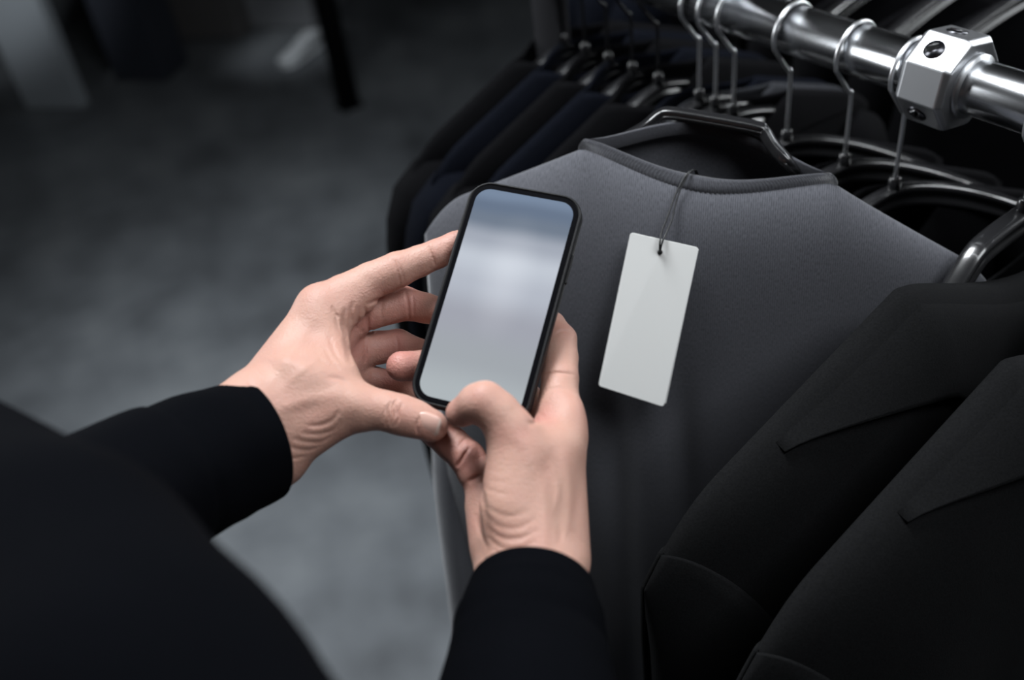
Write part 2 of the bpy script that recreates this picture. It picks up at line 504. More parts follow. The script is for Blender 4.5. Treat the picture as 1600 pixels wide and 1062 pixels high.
def solid(o, th=0.002, off=-1):
    m = o.modifiers.new('thickness', 'SOLIDIFY'); m.thickness = th; m.offset = off
    return o

def sleeve(g, side, rad=(0.075, 0.05), length=0.5, out=0.03, fwd=0.0, inset=0.0, n=28, flat=0.62):
    x = g.half
    z0 = g.top(x, True)
    zc = z0 - rad[0] * 0.95
    uu = lambda v: side * v
    path = [g.W(uu(x - 0.05 - inset), g.ridge_fwd * .2 + min(g.lean, .27) * .08, zc + 0.005), g.W(uu(x - 0.012 - inset), fwd * .2 + min(g.lean, .27) * .08, zc), g.W(uu(x + out * .7 - inset), fwd * .6 + min(g.lean, .27) * .1, zc - 0.07),
            g.W(uu(x + out), fwd + min(g.lean, .27) * .2, zc - 0.16), g.W(uu(x + out), fwd + min(g.lean, .27) * .4, zc - length * .6), g.W(uu(x + out * .6), fwd + min(g.lean, .27) * .6, zc - length)]
    pth = catmull(path, n)
    def pf(q):
        r = (rad[0] * (1 - q) + rad[1] * q) * (math.sqrt(max(0.02, 1 - (1 - min(1, q / .10)) ** 2)))
        k = 24; out_ = []
        for i in range(k):
            a = 2 * math.pi * i / k
            wob = 1 + 0.05 * math.sin(3 * a + 9 * q + g.ph[3]) * min(1, q * 4)
            out_.append((r * wob * math.cos(a), r * wob * math.sin(a) * (1 - (1 - flat) * min(1, q * 2.5))))
        return out_
    V, Q = sweep(pth, pf, ref=g.u * side if True else None, cap=False)
    k = 24
    L = np.concatenate([[0], np.cumsum(np.linalg.norm(np.diff(pth, axis=0), axis=1))])
    UV = [(2 * math.pi * m / k * rad[0], L[i]) for i in range(n) for m in range(k)]
    return V, Q, UV

#==SWEATER
def build_sweater():
    l, r = P(915, 222, 0.782), P(1300, 275, 0.752)
    u = unit(r - l); wd = unit(np.array([u[1], -u[0], 0.0])); c = (l + r) / 2
    nk = np.linalg.norm(r - l) / 2
    t = empty('sweater', c - UPZ * 0.6, 'charcoal grey knit sweater with a ribbed crew neck, facing the phone', 'sweater')
    g = Garment(c, u, wd, half=0.232, nk=nk, slope=0.50, length=0.80, depth=0.028, lean=0.42, lean_s=0.36, lean_r=0.10, rnd=14.0, front_dip=0.010, back_dip=-0.012, ridge_fwd=0.012, seed=5, fold=0.0028, fbulge=0.012, pw=0.65, dents=((-0.070, 0.016, 0.010, 0.20, 0.02), (-0.022, 0.014, 0.007, 0.17, 0.05), (-0.125, 0.02, 0.008, 0.25, 0.05)), flare=1.02)
    V, Q, UV = g.shell(110, 90)
    o = link('torso', uvmesh('torso', V, Q, UV), M['knit'], t); solid(o, 0.002)
    for side in (-1, 1):
        V, Q, UV = sleeve(g, side, (0.062, 0.05), 0.6, -0.012, fwd=-0.015, inset=0.034) if side < 0 else sleeve(g, side, (0.05, 0.045), 0.6, -0.03, fwd=-0.075, inset=0.05, flat=0.4)
        o = link('sleeve', uvmesh('sleeve', V, Q, UV, 0), M['knit'], t); solid(o, 0.002)
    # ribbed neckband along the front and back of the opening
    pts = []
    K = 380
    for i in range(K):
        a = 2 * math.pi * i / K
        s = math.sin(a) * nk / g.half; front = math.cos(a) > 0
        pts.append((g.pt(s, 0.0, front), g.pt(s, 0.0, front), math.cos(a)))
    V = []; Q = []; UV = []
    H = 8
    P0 = np.array([p[0] for p in pts])
    for _ in range(6): P0 = (np.roll(P0, 1, 0) + P0 * 2 + np.roll(P0, -1, 0)) / 4
    cen = P0.mean(0)
    for i in range(K):
        rad = unit((P0[i] - cen) * np.array([1, 1, 0.0]))
        ca = pts[i][2]
        upv = unit(UPZ * 0.8 + rad * -0.28)
        rib = 0.00055 * (1 if i % 2 else -1)
        for j in range(H):
            q = j / (H - 1)
            bulge = 0.0022 * math.sin(math.pi * q) + rib * (1 if 0 < j < H - 1 else 0)
            V.append(P0[i] + upv * (0.0125 * q - 0.0035) + rad * (0.0022 + bulge - 0.001 * q)); UV.append((i * 0.0017, q * 0.013))
    # inner side of the band
    for i in range(K):
        rad = unit((P0[i] - cen) * np.array([1, 1, 0.0])); upv = unit(UPZ * 0.8 + rad * -0.28)
        V.append(P0[i] + upv * 0.0085 - rad * 0.002); UV.append((i * 0.0017, 0.015))
        V.append(P0[i] - upv * 0.004 - rad * 0.002); UV.append((i * 0.0017, 0.03))
    for i in range(K):
        i2 = (i + 1) % K
        for j in range(H - 1): Q.append((i * H + j, i2 * H + j, i2 * H + j + 1, i * H + j + 1))
        b = K * H
        Q.append((i * H + H - 1, i2 * H + H - 1, b + i2 * 2, b + i * 2)); Q.append((b + i * 2, b + i2 * 2, b + i2 * 2 + 1, b + i * 2 + 1))
    link('neckband', uvmesh('neckband', V, Q, UV, 0), M['rib'], t)
    # stitched seam under the band
    sp = np.array([P0[i] + unit((P0[i] - cen) * np.array([1, 1, 0.0])) * 0.0028 - UPZ * 0.0045 for i in range(0, K, 2)])
    V, Q = sweep(sp, circ(0.0006, 6), ref=UPZ, closed=True)
    link('seam', mesh_np('seam', V, Q), M['rib'], t)
    return t, g, c, u, wd
sweater, SG, SWC, SWU, SWW = build_sweater()

def sweater_hanger():
    """black plastic hanger with a raised flat-topped bridge standing up through the neck"""
    px = [(926, 262, .812), (946, 236, .80), (974, 218, .788), (1006, 200, .777), (1030, 181, .775), (1050, 177, .772), (1110, 186, .765), (1180, 199, .756), (1194, 206, .755), (1208, 228, .752), (1232, 254, .748), (1254, 276, .764), (1272, 300, .775)]
    pts = [P(*q) for q in px]
    path = catmull(pts, 90)
    t = empty('coat_hanger', pts[6] - UPZ * 0.04, 'black plastic hanger with a flat-topped bridge in the neck of the charcoal sweater', 'hanger')
    prof = [(a * 1.0, b) for a, b in rrect(0.0085, 0.010, 0.0022, 3)]
    V, Q = sweep(path, prof, ref=UPZ)
    link('bridge', mesh_np('bridge', V, Q), M['plastic'], t)
    V, Q = sweep(path[3:-3] + SWW * 0.0045 - UPZ * 0.0012, circ(0.0012, 8), ref=UPZ)
    link('rim', mesh_np('rim', V, Q), M['plastic'], t)
    # shoulder bar inside the sweater
    body = []
    for x in np.linspace(-1, 1, 41):
        a = abs(x) * 0.2
        body.append(SWC + SWU * (0.13 * x) + SWW * 0.006 + UPZ * (-0.05 - 0.45 * max(0, a * .65 - 0.05)))
    V, Q = sweep(body, ibeam(0.009, 0.008, 0.003), ref=UPZ)
    link('hanger_bar', mesh_np('hanger_bar', V, Q), M['plastic'], t)
    return t
sweater_hanger()

def price_tag():
    C = [np.array(q, float) for q in ((985, 363), (1092, 387), (1037, 635), (935, 602))]
    dd = (0.752, 0.743, 0.785, 0.791)
    W3 = [P(C[i][0], C[i][1], dd[i]) for i in range(4)]
    tl, tr, br, bl = W3
    n = unit(np.cross(tr - tl, bl - tl)); n = n if n.dot(CAM - tl) > 0 else -n
    cen = sum(W3) / 4
    t = empty('price_tag', cen, 'blank off-white swing tag hanging on a black cord from the sweater neckband', 'price tag')
    ex = (tr - tl); ey = (bl - tl)
    def at(u, v): return tl * (1 - u) * (1 - v) + tr * u * (1 - v) + br * u * v + bl * (1 - u) * v
    wpx, hpx = np.linalg.norm(ex), np.linalg.norm(ey)
    hole_u, hole_v, hr = 0.475, 0.075, 0.0021
    # outline with clipped corners and a punched hole
    r = 0.0022; out = []
    for (cu, cv, a0) in ((1, 0, -90), (1, 1, 0), (0, 1, 90), (0, 0, 180)):
        for k in range(5):
            a = math.radians(a0 + 90 * k / 4)
            out.append(((cu * wpx + (r if cu == 0 else -r) + r * math.cos(a)) / wpx, (cv * hpx + (r if cv == 0 else -r) + r * math.sin(a)) / hpx))
    bm = bmesh.new()
    vo = [bm.verts.new(at(*q)) for q in out]
    ring = [bm.verts.new(at(hole_u + hr * math.cos(k * math.pi / 8) / wpx, hole_v + hr * math.sin(k * math.pi / 8) / hpx)) for k in range(16)]
    eo = [bm.edges.new((vo[i], vo[(i + 1) % len(vo)])) for i in range(len(vo))]
    ei = [bm.edges.new((ring[i], ring[(i + 1) % 16])) for i in range(16)]
    bmesh.ops.triangle_fill(bm, edges=eo + ei, use_beauty=True)
    me = bpy.data.meshes.new('card'); bm.to_mesh(me); bm.free()
    o = link('card', me, M['card'], t, False); solid(o, 0.0009, 0)
    # second leaf of card peeping out behind the right edge
    bm = bmesh.new(); vs = [bm.verts.new(at(u, v) - n * (0.0016 + 0.002 * (v))) for u, v in ((0.04, 0.05), (1.0, 0.012), (1.022, 0.985), (0.06, 0.97))]
    bm.faces.new(vs); me = bpy.data.meshes.new('card_back'); bm.to_mesh(me); bm.free()
    o = link('card_back', me, M['card'], t, False); solid(o, 0.0006, 0)
    # cord: a loop through the hole, over the neckband
    h = at(hole_u, hole_v) + n * 0.0012
    top1 = P(1081, 266, 0.7510)
    over = [P(1086, 267, 0.760), P(1089, 281, 0.768)]
    f1 = [at(hole_u, hole_v) - n * 0.002, h, P(1031, 380, 0.7440), P(1034, 362, 0.7450), P(1044, 336, 0.7460), P(1056, 303, 0.7470), P(1066, 283, 0.7470), P(1074, 271, 0.7475), top1] + over
    f2 = [h + n * 0.0002, P(1035, 378, 0.7445), P(1042, 362, 0.7455), P(1050, 343, 0.7465), P(1054, 325, 0.7470), P(1061, 301, 0.7475), P(1069, 284, 0.7475), P(1077, 270, 0.7480), P(1084, 266, .7515), P(1089, 268, 0.761), P(1092, 282, 0.769)]
    V, Q = merge(sweep(catmull(f1, 60), circ(0.0007, 8)), sweep(catmull(f2, 60), circ(0.0007, 8)))
    link('cord', mesh_np('cord', V, Q), M['cord'], t)
    V, Q = sweep([h - n * .0008, h + n * 0.0003], circ(0.0019, 14))
    link('knot', mesh_np('knot', V, Q), M['cord'], t)
price_tag()

#==PHONE
PH_C = np.array([-0.0088, 0.0262, 0.6071])            # centre of the front face, camera axes
PHX = unit(R @ np.array([0.9523, -0.205, -0.2259])); PHY = R @ np.array([0.2616, 0.9297, 0.2593]); PHY = unit(PHY - PHY.dot(PHX) * PHX)
PHN = -unit(R @ np.array([0.1569, -0.306, 0.939]))    # towards the viewer
PHN = unit(PHN - PHN.dot(PHX) * PHX - PHN.dot(PHY) * PHY)
PHO = CAM + R @ PH_C
PW, PHH, PT = 0.0745, 0.1495, 0.0102
def phone_depth(px, py):
    """camera depth of the phone's front plane at a pixel"""
    n = R.T @ PHN; r = np.array([(px - CX) / F, -(py - CY) / F, 1.0])
    return float(n.dot(PH_C) / n.dot(r))

def phone_material():
    m = mat('phone_screen', (0.01, 0.01, 0.012), 0.06); b = bsdf(m)
    b.inputs['Specular IOR Level'].default_value = 0.2
    uv = nd(m, 'ShaderNodeUVMap')
    sx = nd(m, 'ShaderNodeSeparateXYZ'); lk(m, uv.outputs[0], sx.inputs[0])
    nz = nd(m, 'ShaderNodeTexNoise', Scale=1.4, Detail=0.0); lk(m, uv.outputs[0], nz.inputs['Vector'])
    a = nd(m, 'ShaderNodeMath', operation='MULTIPLY_ADD'); a.inputs[1].default_value = 0.03
    lk(m, nz.outputs[0], a.inputs[0]); lk(m, sx.outputs['Y'], a.inputs[2])
    s = lambda r, g, bb: tuple(((v / 255 + .055) / 1.055) ** 2.4 for v in (r, g, bb))
    rp = ramp(m, [(0.05, s(184, 192, 196)), (0.22, s(170, 176, 182)), (0.40, s(170, 173, 184)), (0.56, s(190, 196, 208)), (0.68, s(204, 211, 222)), (0.78, s(172, 179, 192)),
                  (0.87, s(116, 129, 146)), (0.94, s(106, 122, 144)), (1.01, s(124, 142, 166))], 'EASE')
    lk(m, a.outputs[0], rp.inputs[0])
    # soft bright spot in the screen's emission colour
    d = nd(m, 'ShaderNodeVectorMath', operation='DISTANCE'); d.inputs[1].default_value = (0.52, 0.60, 0)
    lk(m, uv.outputs[0], d.inputs[0])
    r2 = ramp(m, [(0.0, (0.12, 0.12, 0.12)), (0.35, (0, 0, 0))], 'EASE'); lk(m, d.outputs['Value'], r2.inputs[0])
    mx = nd(m, 'ShaderNodeMix', data_type='RGBA', blend_type='ADD'); mx.inputs[0].default_value = 1.0
    lk(m, rp.outputs[0], mx.inputs[6]); lk(m, r2.outputs[0], mx.inputs[7])
    lk(m, mx.outputs[2], b.inputs['Emission Color']); b.inputs['Emission Strength'].default_value = 0.86
    return m
M['screen'] = phone_material()

def phone():
    t = empty('smartphone', PHO - PHN * PT / 2, 'smartphone in a black case with a blank glowing blue-grey screen, held in both hands', 'phone')
    def W(x, y, z): return PHO + PHX * x + PHY * y + PHN * z
    def slab(rings, cap0=True, cap1=True, n=10):
        V = []; Q = []; k = None
        for (w_, h_, r, z) in rings:
            pf = rrect(w_, h_, r, n); k = len(pf)
            V += [W(a, b, z) for a, b in pf]
        for i in range(len(rings) - 1):
            for m in range(k):
                Q.append((i * k + m, i * k + (m + 1) % k, (i + 1) * k + (m + 1) % k, (i + 1) * k + m))
        if cap0: Q.append(tuple(range(k))[::-1])
        if cap1: Q.append(tuple((len(rings) - 1) * k + m for m in range(k)))
        return V, Q
    R0 = 0.0145
    rings = [(PW - .004, PHH - .004, R0 - .002, -PT), (PW - .001, PHH - .001, R0 - .0005, -PT + .0008), (PW, PHH, R0, -PT + .0025), (PW, PHH, R0, -.0022), (PW - .0008, PHH - .0008, R0 - .0004, -.0007), (PW - .0022, PHH - .0022, R0 - .001, 0.0),
             (PW - .0034, PHH - .0034, R0 - .0016, -.0003), (PW - .0040, PHH - .0040, R0 - .002, -.0011)]
    V, Q = slab(rings)
    link('case', mesh_np('case', V, Q), M['case'], t)
    V, Q = slab([(PW - .0042, PHH - .0042, R0 - .0022, -.0010), (PW - .0048, PHH - .0048, R0 - .0026, -.0006)], cap0=False)
    link('bezel', mesh_np('bezel', V, Q), mat('glossy_bezel', (0.004, 0.004, 0.005), 0.1), t, False)
    sw, sh = PW - .0104, PHH - .0104
    pf = rrect(sw, sh, R0 - .0052, 10)
    V = [W(a, b, -.00045) for a, b in pf]; UV = [((a / sw + .5), (b / sh + .5)) for a, b in pf]
    o = link('screen', uvmesh('screen', V, [tuple(range(len(pf)))], UV, 0), M['screen'], t, False)
    for y0, L in ((0.028, 0.019),):
        V, Q = box(W(PW / 2 + .0003, y0, -PT * .5), PHX * .0006, PHY * L / 2, PHN * .0015)
        bevel(link('side_button', mesh_np('side_button', V, Q), M['case'], t, False), .0004)
    for y0 in (0.030, 0.044):
        V, Q = box(W(-PW / 2 - .0003, y0, -PT * .5), PHX * .0006, PHY * .005, PHN * .0015)
        bevel(link('volume_button', mesh_np('volume_button', V, Q), M['case'], t, False), .0004)
phone()

#==SDF
class Field:
    """signed distance samples on a regular grid in camera axes (mm)"""
    def __init__(s, lo, hi, h):
        s.lo = np.array(lo, np.float32); s.h = h
        s.n = np.ceil((np.array(hi) - s.lo) / h).astype(int) + 1
        s.A = np.full(s.n, 60.0, np.float32)
    def sl(s, lo, hi):
        a = np.clip(np.floor((np.asarray(lo) - s.lo) / s.h).astype(int), 0, s.n - 1); b = np.clip(np.ceil((np.asarray(hi) - s.lo) / s.h).astype(int) + 1, 1, s.n)
        if np.any(b <= a): return None, None
        g = [np.arange(a[i], b[i], dtype=np.float32) * s.h + s.lo[i] for i in range(3)]
        return tuple(slice(a[i], b[i]) for i in range(3)), (g[0][:, None, None], g[1][None, :, None], g[2][None, None, :])
    def put(s, sl, d, k):
        A = s.A[sl]
        if k > 0:
            h = np.maximum(k - np.abs(A - d), 0) / k
            s.A[sl] = np.minimum(A, d) - h * h * (k * .25)
        else: s.A[sl] = np.minimum(A, d)
    def cone(s, a, b, r1, r2, k=3.0):
        a = np.asarray(a, float); b = np.asarray(b, float); pad = k + 4
        lo = np.minimum(a - r1, b - r2) - pad; hi = np.maximum(a + r1, b + r2) + pad
        sl, g = s.sl(lo, hi)
        if sl is None: return
        ba = b - a; l2 = ba.dot(ba)
        if l2 < 1e-6:
            return s.put(sl, np.sqrt((g[0] - a[0]) ** 2 + (g[1] - a[1]) ** 2 + (g[2] - a[2]) ** 2) - r1, k)
        l = math.sqrt(l2); u = ba / l
        X, Y, Z = g[0] - a[0], g[1] - a[1], g[2] - a[2]
        t = X * u[0] + Y * u[1] + Z * u[2]
        q2 = np.maximum(X * X + Y * Y + Z * Z - t * t, 0); q = np.sqrt(q2)
        sn = min(max((r1 - r2) / l, -.95), .95)
        cs = math.sqrt(1 - sn * sn)
        tt = np.clip(t + q * sn / cs * 1.0, 0, l) if True else t
        d = np.sqrt(q2 + (t - tt) ** 2) - (r1 + (r2 - r1) * tt / l)
        s.put(sl, d.astype(np.float32), k)
    def ell(s, c, axes, rad, k=4.0):
        c = np.asarray(c, float); rad = np.asarray(rad, float); m = rad.max() + k + 4
        sl, g = s.sl(c - m, c + m)
        if sl is None: return
        X, Y, Z = g[0] - c[0], g[1] - c[1], g[2] - c[2]
        k0 = 0; k1 = 0
        for ax, r in zip(axes, rad):
            t = X * ax[0] + Y * ax[1] + Z * ax[2]; k0 = k0 + (t / r) ** 2; k1 = k1 + (t / (r * r)) ** 2
        k0 = np.sqrt(k0); d = k0 * (k0 - 1) / np.sqrt(k1 + 1e-9)
        s.put(sl, d.astype(np.float32), k)
    def groove(s, pts, amp, wd, taper=True, reach=9.0):
        """dent (amp > 0) or raise (amp < 0) the surface along a polyline of camera-axis points"""
        pts = np.asarray(pts, float)
        m = wd * 3 + reach
        sl, g = s.sl(pts.min(0) - m, pts.max(0) + m)
        if sl is None: return
        best = None
        n = len(pts)
        for i in range(n - 1):
            a, b = pts[i], pts[i + 1]; ba = b - a; l2 = ba[:2].dot(ba[:2]) + 1e-6
            X, Y = g[0] - a[0], g[1] - a[1]
            t = np.clip((X * ba[0] + Y * ba[1]) / l2, 0, 1)
            dx = X - t * ba[0]; dy = Y - t * ba[1]; zc = a[2] + t * ba[2]
            d2 = dx * dx + dy * dy
            gt = (i + t) / (n - 1)
            am = np.maximum(np.sin(np.pi * np.clip(gt, 0.0, 1)), 0) ** .6 if taper else 1.0
            v = am * np.exp(-d2 / (wd * wd)) * np.exp(-((g[2] - zc) / reach) ** 2)
            best = v if best is None else np.maximum(best, v)
        s.A[sl] += (amp * best).astype(np.float32)
    def depth_at(s, x_mm_per, y_mm_per, z0=None):
        """first surface depth along the sight line with slopes (x/z, y/z)"""
        zs = np.arange(s.lo[2], s.lo[2] + s.h * (s.n[2] - 1), s.h * .5)
        ix = np.round((x_mm_per * zs - s.lo[0]) / s.h).astype(int); iy = np.round((y_mm_per * zs - s.lo[1]) / s.h).astype(int); iz = np.round((zs - s.lo[2]) / s.h).astype(int)
        ok = (ix >= 0) & (iy >= 0) & (ix < s.n[0]) & (iy < s.n[1]) & (iz < s.n[2])
        v = np.where(ok, s.A[np.clip(ix, 0, s.n[0] - 1), np.clip(iy, 0, s.n[1] - 1), np.clip(iz, 0, s.n[2] - 1)], 9)
        w_ = np.nonzero(v < 0)[0]
        return float(zs[w_[0]]) if len(w_) else None
    def mesh(s):
        A = s.A; S = A < 0
        c = [S[i:S.shape[0] - 1 + i, j:S.shape[1] - 1 + j, k:S.shape[2] - 1 + k] for i in (0, 1) for j in (0, 1) for k in (0, 1)]
        anyv = c[0].copy(); allv = c[0].copy()
        for q in c[1:]: anyv |= q; allv &= q
        cells = np.argwhere(anyv & ~allv)
        idx = -np.ones(anyv.shape, np.int64); idx[tuple(cells.T)] = np.arange(len(cells))
        acc = np.zeros((len(cells), 3)); cnt = np.zeros(len(cells))
        off = [(i, j, k) for i in (0, 1) for j in (0, 1) for k in (0, 1)]
        val = {o: A[cells[:, 0] + o[0], cells[:, 1] + o[1], cells[:, 2] + o[2]].astype(float) for o in off}
        for o in off:
            for ax in range(3):
                if o[ax] == 0:
                    o2 = list(o); o2[ax] = 1; o2 = tuple(o2)
                    a, b = val[o], val[o2]; m = (a < 0) != (b < 0)
                    t = np.where(m, a / np.where(m, a - b, 1), 0)
                    p = np.tile(np.array(o, float), (len(cells), 1)); p[:, ax] += t
                    acc[m] += p[m]; cnt[m] += 1
        V = (cells + acc / cnt[:, None]) * s.h + s.lo
        Q = []
        for ax in range(3):
            o1, o2 = [(1, 2), (2, 0), (0, 1)][ax]
            a = [slice(None)] * 3; b = [slice(None)] * 3
            a[ax] = slice(0, -1); b[ax] = slice(1, None)
            e = S[tuple(a)] != S[tuple(b)]; ins = S[tuple(a)]
            E = np.argwhere(e)
            E = E[(E[:, o1] > 0) & (E[:, o2] > 0) & (E[:, o1] < idx.shape[o1]) & (E[:, o2] < idx.shape[o2])]
            def at(d1, d2):
                q = E.copy(); q[:, o1] += d1; q[:, o2] += d2; return idx[q[:, 0], q[:, 1], q[:, 2]]
            q = np.stack([at(-1, -1), at(0, -1), at(0, 0), at(-1, 0)], 1)
            fl = ins[E[:, 0], E[:, 1], E[:, 2]]
            q[~fl] = q[~fl][:, ::-1]
            Q.append(q)
        Q = np.vstack(Q); Q = Q[(Q >= 0).all(1)]
        return V, Q

def KK(px, py, d):
    """camera-axis point in mm"""
    d = d * 1000.0
    return np.array([(px - CX) / F * d, -(py - CY) / F * d, d])

def to_world(V): return CAM + (np.asarray(V) / 1000.0) @ R.T

def surf(Fd, px, py, default=None):
    z = Fd.depth_at((px - CX) / F, -(py - CY) / F)
    if z is None: return None
    return np.array([(px - CX) / F * z, -(py - CY) / F * z, z])

def crease(Fd, pix, amp, wd, taper=True, reach=7.0):
    pts = [surf(Fd, x, y) for x, y in pix]
    pts = [p for p in pts if p is not None]
    amp *= 1.75 if amp > 0 else 1.0
    if len(pts) >= 2: Fd.groove(catmull(pts, max(6, len(pts) * 3)) if len(pts) > 2 else pts, amp, wd, taper, reach)

def combine(A, B, k):
    h = np.maximum(k - np.abs(A - B), 0) / k
    return np.minimum(A, B) - h * h * (k * .25)

def blur(A, r, n=2):
    """separable box blur"""
    for _ in range(n):
        for ax in range(3):
            B = np.moveaxis(A, ax, 0)
            p = np.concatenate([np.repeat(B[:1], r + 1, 0), B, np.repeat(B[-1:], r, 0)], 0)
            c = np.cumsum(p, 0, dtype=np.float32)
            B = (c[2 * r + 1:] - c[:-2 * r - 1]) / (2 * r + 1)
            A = np.moveaxis(B, 0, ax)
    return np.ascontiguousarray(A)

def bbox_px(items, pad):
    pts = np.array([KK(*q[:3]) for q in items]); return pts.min(0) - pad, pts.max(0) + pad

def finger(Fd, joints, k=2.0):
    """joints: (px, py, depth, radius mm) from knuckle to tip; joints swell a little, the tip is rounded"""
    f = Field(Fd.lo, Fd.lo + (Fd.n - 1) * Fd.h, Fd.h) if False else None
    for a, b in zip(joints[:-1], joints[1:]):
        Fd.cone(KK(*a[:3]), KK(*b[:3]), a[3] + .15, b[3] + .15, k)

HAND_RES = 0.65
def left_hand():
    box_ = [(330, 330, .56), (760, 800, .70), (330, 800, .56), (760, 330, .70)]
    lo, hi = bbox_px(box_, 4)
    fin = Field(lo, hi, HAND_RES); pal = Field(lo, hi, HAND_RES)
    index = [(504, 480, .628, 13.6), (536, 461, .631, 12.8), (580, 439, .635, 11.9), (622, 421, .637, 11.4), (655, 408, .640, 9.9), (684, 396, .641, 9.3), (712, 381, .642, 8.2), (722, 376, .642, 7.2)]
    middle = [(535, 505, .648, 12.4), (580, 487, .653, 11.2), (632, 474, .657, 11.2), (664, 481, .655, 9.8), (692, 488, .650, 9.2), (716, 494, .642, 8.0)]
    ring = [(548, 548, .662, 11.6), (590, 543, .667, 11.0), (622, 539, .669, 10.6), (655, 552, .665, 9.6), (684, 560, .657, 8.8), (700, 563, .650, 7.8)]
    pinky = [(552, 588, .668, 10.0), (585, 594, .671, 9.0), (612, 599, .671, 8.8), (640, 612, .665, 8.2), (664, 622, .658, 7.6), (676, 626, .652, 6.8)]
    for fg in (index, middle, ring, pinky): finger(fin, fg, 1.4)
    th = Field(lo, hi, HAND_RES)
    thumb = [(540, 634, .592, 15.2), (575, 638, .590, 12.6), (600, 641, .589, 11.6), (626, 648, .588, 11.9), (650, 655, .588, 11.2), (672, 664, .588, 9.6), (677, 666, .588, 8.8)]
    for a, b in zip(thumb[:-1], thumb[1:]): th.cone(KK(*a[:3]), KK(*b[:3]), a[3], b[3], 3.0)
    # palm and back of the hand
    wr1, wr2 = KK(398, 648, .588), KK(424, 704, .590)
    back = KK(250, 735, .545)
    pal.cone(KK(398, 645, .592), KK(502, 482, .629), 21, 14.5, 8)
    pal.cone(KK(415, 660, .598), KK(536, 508, .648), 20, 13.0, 8)
    pal.cone(KK(425, 680, .602), KK(552, 550, .660), 19, 12.0, 8)
    pal.cone(KK(432, 700, .600), KK(556, 588, .667), 17, 10.5, 8)
    pal.cone(KK(440, 690, .590), KK(540, 635, .592), 20, 15.6, 9)         # thumb metacarpal
    pal.cone(KK(470, 590, .600), KK(508, 540, .618), 23, 15, 8)           # first web muscle
    pal.cone(KK(418, 655, .586), KK(505, 600, .596), 21, 17, 10)
    pal.cone(KK(505, 505, .622), KK(562, 464, .632), 15.5, 11.5, 6)
    pal.cone(KK(505, 520, .620), KK(532, 588, .598), 11.0, 11.5, 7)       # edge of the web
    pal.cone(KK(400, 640, .586), KK(300, 690, .555), 22, 23, 8)           # wrist into the forearm
    pal.cone(KK(428, 712, .590), KK(320, 760, .558), 19, 22, 8)
    pal.cone(KK(414, 680, .602), KK(320, 730, .570), 20, 22, 8)
    pal.cone(KK(400, 628, .588), KK(425, 716, .590), 18, 16.5, 8)
    A = blur(combine(th.A, np.minimum(pal.A, 12), 9), 3)
    fin.A = combine(fin.A, A, 5.5)
    fd = fin
    # knuckle bump on the outline, tendon, creases
    fd.ell(KK(497, 482, .624), np.eye(3), (10, 10, 10), 12)
    for pix, am, wd_ in (
        ([(613, 402), (621, 423), (626, 446)], .55, .9), ([(619, 405), (628, 425), (632, 444)], .4, .8), ([(669, 384), (675, 400), (680, 415)], .55, .8),
        ([(633, 452), (637, 474), (640, 500)], .6, .9), ([(645, 462), (646, 480), (648, 500)], .35, .8), ([(600, 453), (596, 480), (600, 508)], .35, 1.0),
        ([(572, 476), (586, 470), (600, 464)], .9, 1.1), ([(570, 478), (574, 500), (575, 516)], .9, 1.2),
        ([(575, 515), (586, 520), (600, 514)], .8, 1.0), ([(569, 528), (571, 550), (570, 568)], .7, 1.1), ([(617, 520), (622, 540), (622, 560)], .4, .8),
        ([(540, 480), (536, 505), (542, 540), (548, 572)], .9, 1.4), ([(551, 470), (548, 492), (556, 515)], .7, 1.2), ([(560, 478), (558, 500), (566, 520)], .6, 1.2),
        ([(524, 490), (527, 510), (533, 525)], .5, 1.0), ([(518, 478), (522, 488), (530, 497)], .5, 1.0), ([(513, 523), (522, 550), (540, 572)], .45, 1.3), ([(505, 540), (520, 566), (537, 582)], .3, 1.2),
        # thumb knuckle wrinkles
        ([(612, 625), (606, 640), (607, 655), (602, 668)], 0.83, .7), ([(622, 622), (613, 635), (614, 652), (611, 668)], 0.90, .7), ([(630, 628), (624, 640), (622, 655), (616, 667)], 0.75, .7), ([(618, 632), (619, 642), (618, 652)], 0.75, .6), ([(604, 632), (599, 648), (598, 660)], .3, .7),
        # folds over the base of the thumb
        ([(530, 640), (520, 655), (500, 664), (478, 665)], .5, 1.2), ([(535, 655), (520, 672), (497, 678), (470, 676)], .55, 1.2), ([(524, 676), (502, 690), (478, 690), (455, 684)], .5, 1.2), ([(505, 694), (482, 703), (458, 700), (440, 690)], .45, 1.2), ([(480, 712), (456, 716), (438, 708)], .4, 1.1),
        ([(545, 600), (530, 592), (512, 590)], .35, 1.2), ([(495, 560), (512, 570), (530, 578)], .25, 1.0),
        # wrist
        ([(388, 596), (394, 606), (397, 618)], .35, 1.0), ([(378, 604), (384, 616), (386, 632)], .3, 1.0)):
        crease(fd, pix, am, wd_)
    # gentle raised tendons and veins
    for pix, am, wd_ in (([(430, 640), (480, 625), (535, 615)], -.9, 4.0), ([(420, 600), (455, 550), (490, 490)], -.7, 3.5), ([(440, 610), (470, 580), (500, 560)], -.4, 2.0), ([(545, 612), (552, 626), (550, 640)], -.8, 4.5)):
        crease(fd, pix, am, wd_, True, 12)
    # nail bed
    nb = surf(fd, 668, 664)
    crease(fd, [(655, 650), (651, 664), (653, 678)], .5, .7)
    reds = [(index[-2], 14, .35), (index[3], 10, .12), (middle[2], 22, .42), (middle[-2], 14, .4), (ring[2], 24, .5), (pinky[2], 20, .5), ((560, 500, .650), 20, .38), ((552, 545, .65), 22, .38), ((672, 664, .588), 11, .3), ((625, 648, .578), 9, .22), ((490, 470, .62), 14, .14), ((590, 460, .637), 16, .18)]
    return fd, reds, thumb

